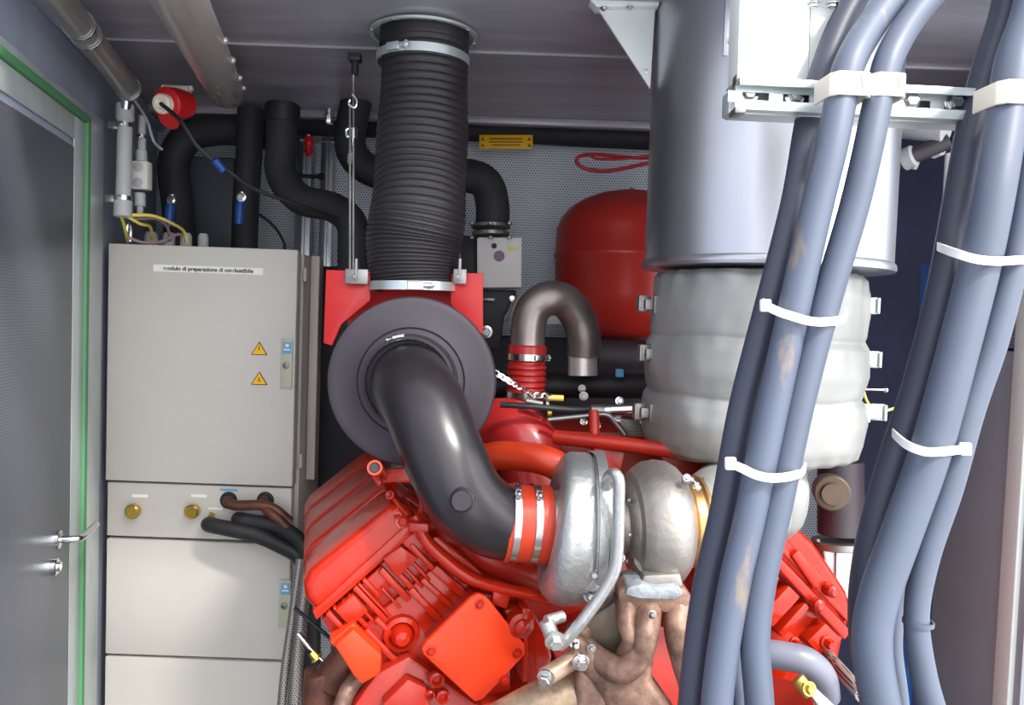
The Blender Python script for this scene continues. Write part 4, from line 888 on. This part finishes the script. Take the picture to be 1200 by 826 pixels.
# ================================================================ expansion tank, valve, U bend, background bits
DT = 2.62
c = P(737, 302, DT); RT = S(87, DT)
t = thing('expansion_tank', 'round dull red expansion tank on the back wall beside the duct', 'tank', c - ZZ * .25)
z = S(1, DT)
prof = [(-100, 0), (-99, 20), (-94, 42), (-84, 62), (-66, 78), (-44, 85), (-4, 86.5), (-2, 88), (2, 88), (4, 86.5), (30, 86), (44, 81), (56, 71), (66, 56), (73, 38), (77, 18), (78, 0)]
MB().lathe([(a * z, r * z) for a, r in prof], c, ZZ, 64).build('tank_shell', 'tank', t, sharp=60)
MB().cyl(c + ZZ * 75 * z, c + ZZ * 81 * z, .008).build('top_valve', 'rubber', t)
b = MB().box(c + V((0, .2, -.05)), (.06, .2, .2), bevel=.004); b.build('wall_bracket', 'dark', t)
# warning label and red cable
t = thing('warning_label', 'yellow label strip stuck on the black pipe at the back', 'label', P(593, 167, 2.8))
a0 = P(593, 166.5, 2.845)
MB().box(a0, (S(63, 2.83), .004, S(17, 2.83)), (RX, YY, UP), .001).build('label_plate', 'yellow', t)
b = MB()
for s_ in (-1, 1):
    for k in (-1, 1): b.prism([a0 - YY * .0025 + RX * (s_ * .082 + x) + UP * (k * .011 + zz) for x, zz in ((-.007, -.006), (.007, -.006), (0, .007))], -YY * .001)
b.box(a0 - YY * .003 + UP * .011, (.115, .001, .005), (RX, YY, UP)).box(a0 - YY * .003, (.12, .001, .004), (RX, YY, UP)).box(a0 - YY * .003 - UP * .011, (.1, .001, .004), (RX, YY, UP)); b.build('label_print', mat('brown_print', (130, 84, 20), .6), t)
o = MB().tube([P(790, 172, 2.86), P(762, 184, 2.74), P(730, 184, 2.7), P(700, 181, 2.7), P(680, 183, 2.7), P(676, 190, 2.7), P(688, 198, 2.7), P(715, 200, 2.7), P(760, 191, 2.7)], .0065, 10).build('red_cable_loop', 'redwire'); tag(o, 'thin red cable loop hanging under the back pipe', 'cable')
o = MB().tube([P(690, 181, 2.68), P(700, 186, 2.68), P(730, 186, 2.68), P(765, 182, 2.68)], .0045, 8).build('red_cable', 'redwire'); tag(o, 'short red cable beside the loop under the back pipe', 'cable')
# gas valve assembly
t = thing('gas_valve', 'light grey valve actuator box below the black elbow', 'valve', P(585, 340, 2.4))
bx = MB().prism([P(x, y, 2.36) for x, y in ((559, 278), (612, 278), (611, 337), (559, 337))], YY * .12, .004).build('actuator_box', 'box', t)
MB().cyl(P(579, 288, 2.37), P(579, 288, 2.355), .008).build('knob', 'black', bx)
MB().lathe([(0, .016), (.001, .016)], P(585, 300, 2.357), -YY, 20).build('round_badge', mat('violet_badge', (126, 90, 124), .5), bx)
MB().box(P(600, 291, 2.358), (.024, .002, .010)).build('small_sticker', mat('pale_yellow', (222, 206, 80), .5), bx)
MB().prism([P(x, y, 2.42) for x, y in ((540, 276), (562, 276), (562, 340), (540, 340))], YY * .14, .006).build('black_housing', 'rubber', t)
b = MB()
for zz_, rr_ in ((263, .058), (272, .056)): b.cyl(P(575, zz_, 2.4), P(575, zz_ + 4.5, 2.4), rr_, 32)
fl = b.build('pipe_flange', 'dsteel', t)
bolts('flange_bolt', 'dsteel', fl, [(P(x, y, 2.34), ZZ * s_, .007) for x in (553, 575, 597) for y, s_ in ((263, 1), (277, -1))])
MB().prism([P(x, y, 2.4) for x, y in ((548, 338), (606, 340), (590, 372), (586, 410), (556, 410))], YY * .12, .008).build('valve_body', 'rubber', t)
MB().box(P(573, 351, 2.39), (.034, .01, .008), bevel=.001).build('terminal_strip', 'dsteel', t)
bolts('valve_screw', 'steel', t, [(P(570, 389, 2.39), -YY, .013, .012), (P(600, 350, 2.39), -YY, .006)])
o = MB().prism([P(x, y, 2.5) for x, y in ((604, 345), (612, 345), (602, 376), (594, 378))], YY * .006, .001).build('braided_strap', 'braid'); tag(o, 'short strip of braided strap below the actuator box', 'strap')
# U bend
t = thing('exhaust_return_bend', 'matte stainless steel U-shaped pipe bend left of the red tank', 'pipe', P(645, 400, 1.95))
du = 1.95
MB().tube([P(618, 408, du), P(619, 385, du), P(625, 362, du), (P(642, 350, du)), P(662, 353, du + .02), P(677, 372, du + .04), P(684, 395, du + .05), P(684, 415, du + .06)], S(20.5, du), 32, n=8).build('bend', 'ubend', t)
MB().tube([P(683, 410, du + .06), P(683, 440, du + .06)], S(17.5, 2.0), 28).band(P(683, 417, du + .06), ZZ, S(17.5, 2.0), .004, .002).build('straight_end', 'bigpipe', t)
t = thing('silicone_bellows', 'dark red ribbed silicone coupling under the U bend', 'coupling', P(618, 468, du))
pr = [(0, 21), (2, 23), (18, 23), (20, 21.5)]
for k in range(4): pr += [(22 + k * 7, 21.5), (25 + k * 7, 24), (27 + k * 7, 24)]
pr += [(50, 21.5), (52, 23), (66, 23), (68, 21)]
sx = S(1, du); MB().lathe([(-a * sx, r * sx) for a, r in pr], P(618, 404, du), ZZ, 36).build('bellows', 'silr', t)
clamp(P(618, 418, du), ZZ, 23.5 * sx, .015, V((.6, -1, 0)), t); clamp(P(617, 462, du), ZZ, 23.5 * sx, .013, V((.8, -1, 0)), t)
# horizontal dark pipes behind and dark equipment
pipe('black_pipe', [(560, 455, 2.15), (640, 452, 2.15), (760, 452, 2.15), (800, 452, 2.15)], .034, 'level dark grey pipe below the red tank', 'rubber')
pipe('black_pipe', [(700, 416, 2.5), (800, 418, 2.5)], .05, 'broad dark grey pipe directly beneath the red tank', 'filter')
o = MB().box(P(726, 437, 2.09), (.02, .01, .02), bevel=.001).build('blue_tag', 'skyblue'); tag(o, 'tiny pale blue tag on the dark pipe below the tank', 'tag')
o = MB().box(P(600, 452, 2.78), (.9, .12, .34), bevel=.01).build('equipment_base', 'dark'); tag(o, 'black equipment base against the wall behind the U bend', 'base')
o = MB().prism([P(x, y, 2.7) for x, y in ((641, 368), (660, 368), (663, 380), (639, 380))], YY * .01, .001).build('white_tag', 'white'); tag(o, 'small white plate seen through the U bend', 'plate')
o = MB().box(P(395, 470, 2.75), (.35, .2, .9), bevel=.02).build('dark_box', 'dark'); tag(o, 'plain dark box filling the gap between grey cabinet and round filter', 'cabinet')  # plain dark block between cabinet and filter
# chain-like wiring loom, sensors
o = MB(); pts = [P(583, 438, 1.75), P(596, 446, 1.75), P(606, 452, 1.76), P(622, 462, 1.78), P(640, 464, 1.8)]
for i in range(9):
    u = i / 8 * 3.99; k = int(u); f_ = u - k; cpt_ = pts[k].lerp(pts[k + 1], f_); tg = (pts[k + 1] - pts[k]).normalized()
    o.tube([cpt_ + tg * .012, cpt_ + UP * .006, cpt_ - tg * .012, cpt_ - UP * .006], .0022, 6, n=4, closed=True)
o = o.build('steel_chain', 'chrome'); tag(o, 'short steel chain slanting behind the round filter', 'chain')
t = thing('pressure_sensor', 'silver cylindrical sensor with grey lead left of the jacket', 'sensor', P(725, 479, 1.82))
MB().cyl(P(706, 481, 1.82), P(748, 479, 1.8), .0125, 20).build('sensor_body', 'chrome', t)
MB().cyl(P(692, 481, 1.82), P(710, 481, 1.82), .014, 16).build('sensor_cap', 'dsteel', t)
MB().tube([P(642, 492, 1.8), P(680, 488, 1.8), P(710, 486, 1.8), P(722, 497, 1.8), P(732, 510, 1.8)], .0055, 10).build('sensor_lead', 'dsteel', t)
o = MB().tube([P(586, 474, 1.8), P(620, 476, 1.8), P(670, 480, 1.82), P(696, 479, 1.82)], .007, 10).build('black_lead', 'rubber'); tag(o, 'black lead running level into the silver sensor', 'cable')
t = thing('connector_block', 'yellow wire connectors under the red ribbed coupling', 'connector', P(650, 468, 1.85))
MB().box(P(650, 466, 1.84), (.04, .02, .014), bevel=.002).box(P(644, 484, 1.84), (.01, .01, .012), bevel=.001).build('terminals', 'brass', t)
MB().cyl(P(616, 470, 1.83), P(636, 474, 1.83), .008).build('connector_pin', 'dsteel', t)
bolts('connector_pin', 'dsteel', t, [(P(640, 474, 1.83), RX, .007), (P(684, 464, 1.84), -YY, .007), (P(682, 455, 1.86), -YY, .006)])
o = MB().prism([P(x, y, 1.86) for x, y in ((722, 490), (748, 492), (760, 512), (736, 512))], YY * .02, .003).build('mesh_cover', 'braid'); tag(o, 'small perforated silver cover left of the jacket base', 'cover')
for px, py, r_, lb in ((726, 470, .007, 'small bright bolt just above the silver sensor'), (724, 489, .007, 'small bright bolt just below the silver sensor'), (700, 498, .006, 'small bright nut where the grey sensor lead bends'), (684, 494, .006, 'small bright nut left of the bending grey lead')):
    tag(MB().bolt(P(px, py, 1.86), V((0, -1, .2)), r_, .01).build('hex_bolt', 'steel'), lb, 'bolt', 'bolts around the silver sensor')

# ================================================================ right side background
t = thing('regulating_valve', 'dark pump body with bronze cap behind the right cylinder head', 'valve', P(975, 640, 2.1))
dvv = 2.1
MB().tube([P(985, 540, dvv), P(985, 580, dvv), P(985, 625, dvv)], S(26, dvv), 28).build('pump_body', 'filter', t)
MB().lathe([(-.04, .044), (.03, .044), (.034, .04), (.034, .028), (.05, .026), (.05, .0)], P(974, 576, dvv - .06), V((-.3, -1, .05)), 32).build('bronze_cap', 'oldbronze', t)
MB().cyl(P(984, 612, dvv), P(984, 626, dvv), .05, 6).build('union_nut', 'brass', t)
fl = MB().cyl(P(982, 633, dvv), P(982, 641, dvv), .068, 32).build('flange', 'dsteel', t)
bolts('flange_bolt', 'dsteel', fl, [(P(x, 634, dvv - .03), ZZ, .006) for x in (958, 1005)])
MB().prism([P(x, y, dvv - .04) for x, y in ((964, 643), (1008, 643), (1002, 720), (975, 720))], YY * .09, .008).prism([P(x, y, dvv - .05) for x, y in ((980, 643), (986, 643), (984, 720), (979, 720))], YY * .05, .002).build('grey_casting', 'cast', t)
t = thing('wall_conduit', 'short plastic conduit with clips on the wall below the rail', 'conduit', P(1080, 185, 1.9))
MB().cyl(P(1052, 190, 1.9), P(1112, 165, 1.86), .019, 24).build('conduit_body', 'filter', t)
for (a, b_) in (((1058, 188), (1072, 182)), ((1090, 174), (1102, 169))): MB().cyl(P(a[0], a[1], 1.9), P(b_[0], b_[1], 1.88), .026, 24).build('conduit_ring', 'pvc', t)
MB().tube([P(1056, 192, 1.9), P(1048, 198, 1.9), P(1042, 206, 1.9), P(1040, 216, 1.92)], .006, 10).bolt(P(1072, 196, 1.86), -ZZ, .005).build('conduit_tail', 'pvc', t)
o = MB().cyl(P(1040, 146, 1.95), P(1110, 154, 1.85), .028, 28).build('cable_drum_cover', 'cream'); o.data.materials[0] = M['pvc']; tag(o, 'pale horizontal tube tucked under the rail', 'tube')
o = MB().tube([P(1112, 180, 1.8), P(1108, 250, 1.8), P(1104, 290, 1.8), P(1098, 325, 1.8), P(1090, 350, 1.8), P(1086, 400, 1.8), P(1075, 460, 1.8)], [.008, .008, .007, .004, .004, .003, .003], 10).build('thin_pipe', 'pvc'); tag(o, 'thin pale pipe running down beside the right bundle', 'pipe')
ys = P(1082, 300, 2.4).y
t = thing('blue_strut', 'blue painted upright strip on the dark right wall', 'strut', (1.225, ys, 0))
MB().box((1.225, ys, .9), (.02, .055, 1.8), bevel=.003).build('strip', 'bluesteel', t)
MB().box((1.212, ys - .01, P(1076, 373, 2.35).z), (.02, .03, .02), bevel=.003).build('copper_clip', 'copper', t)
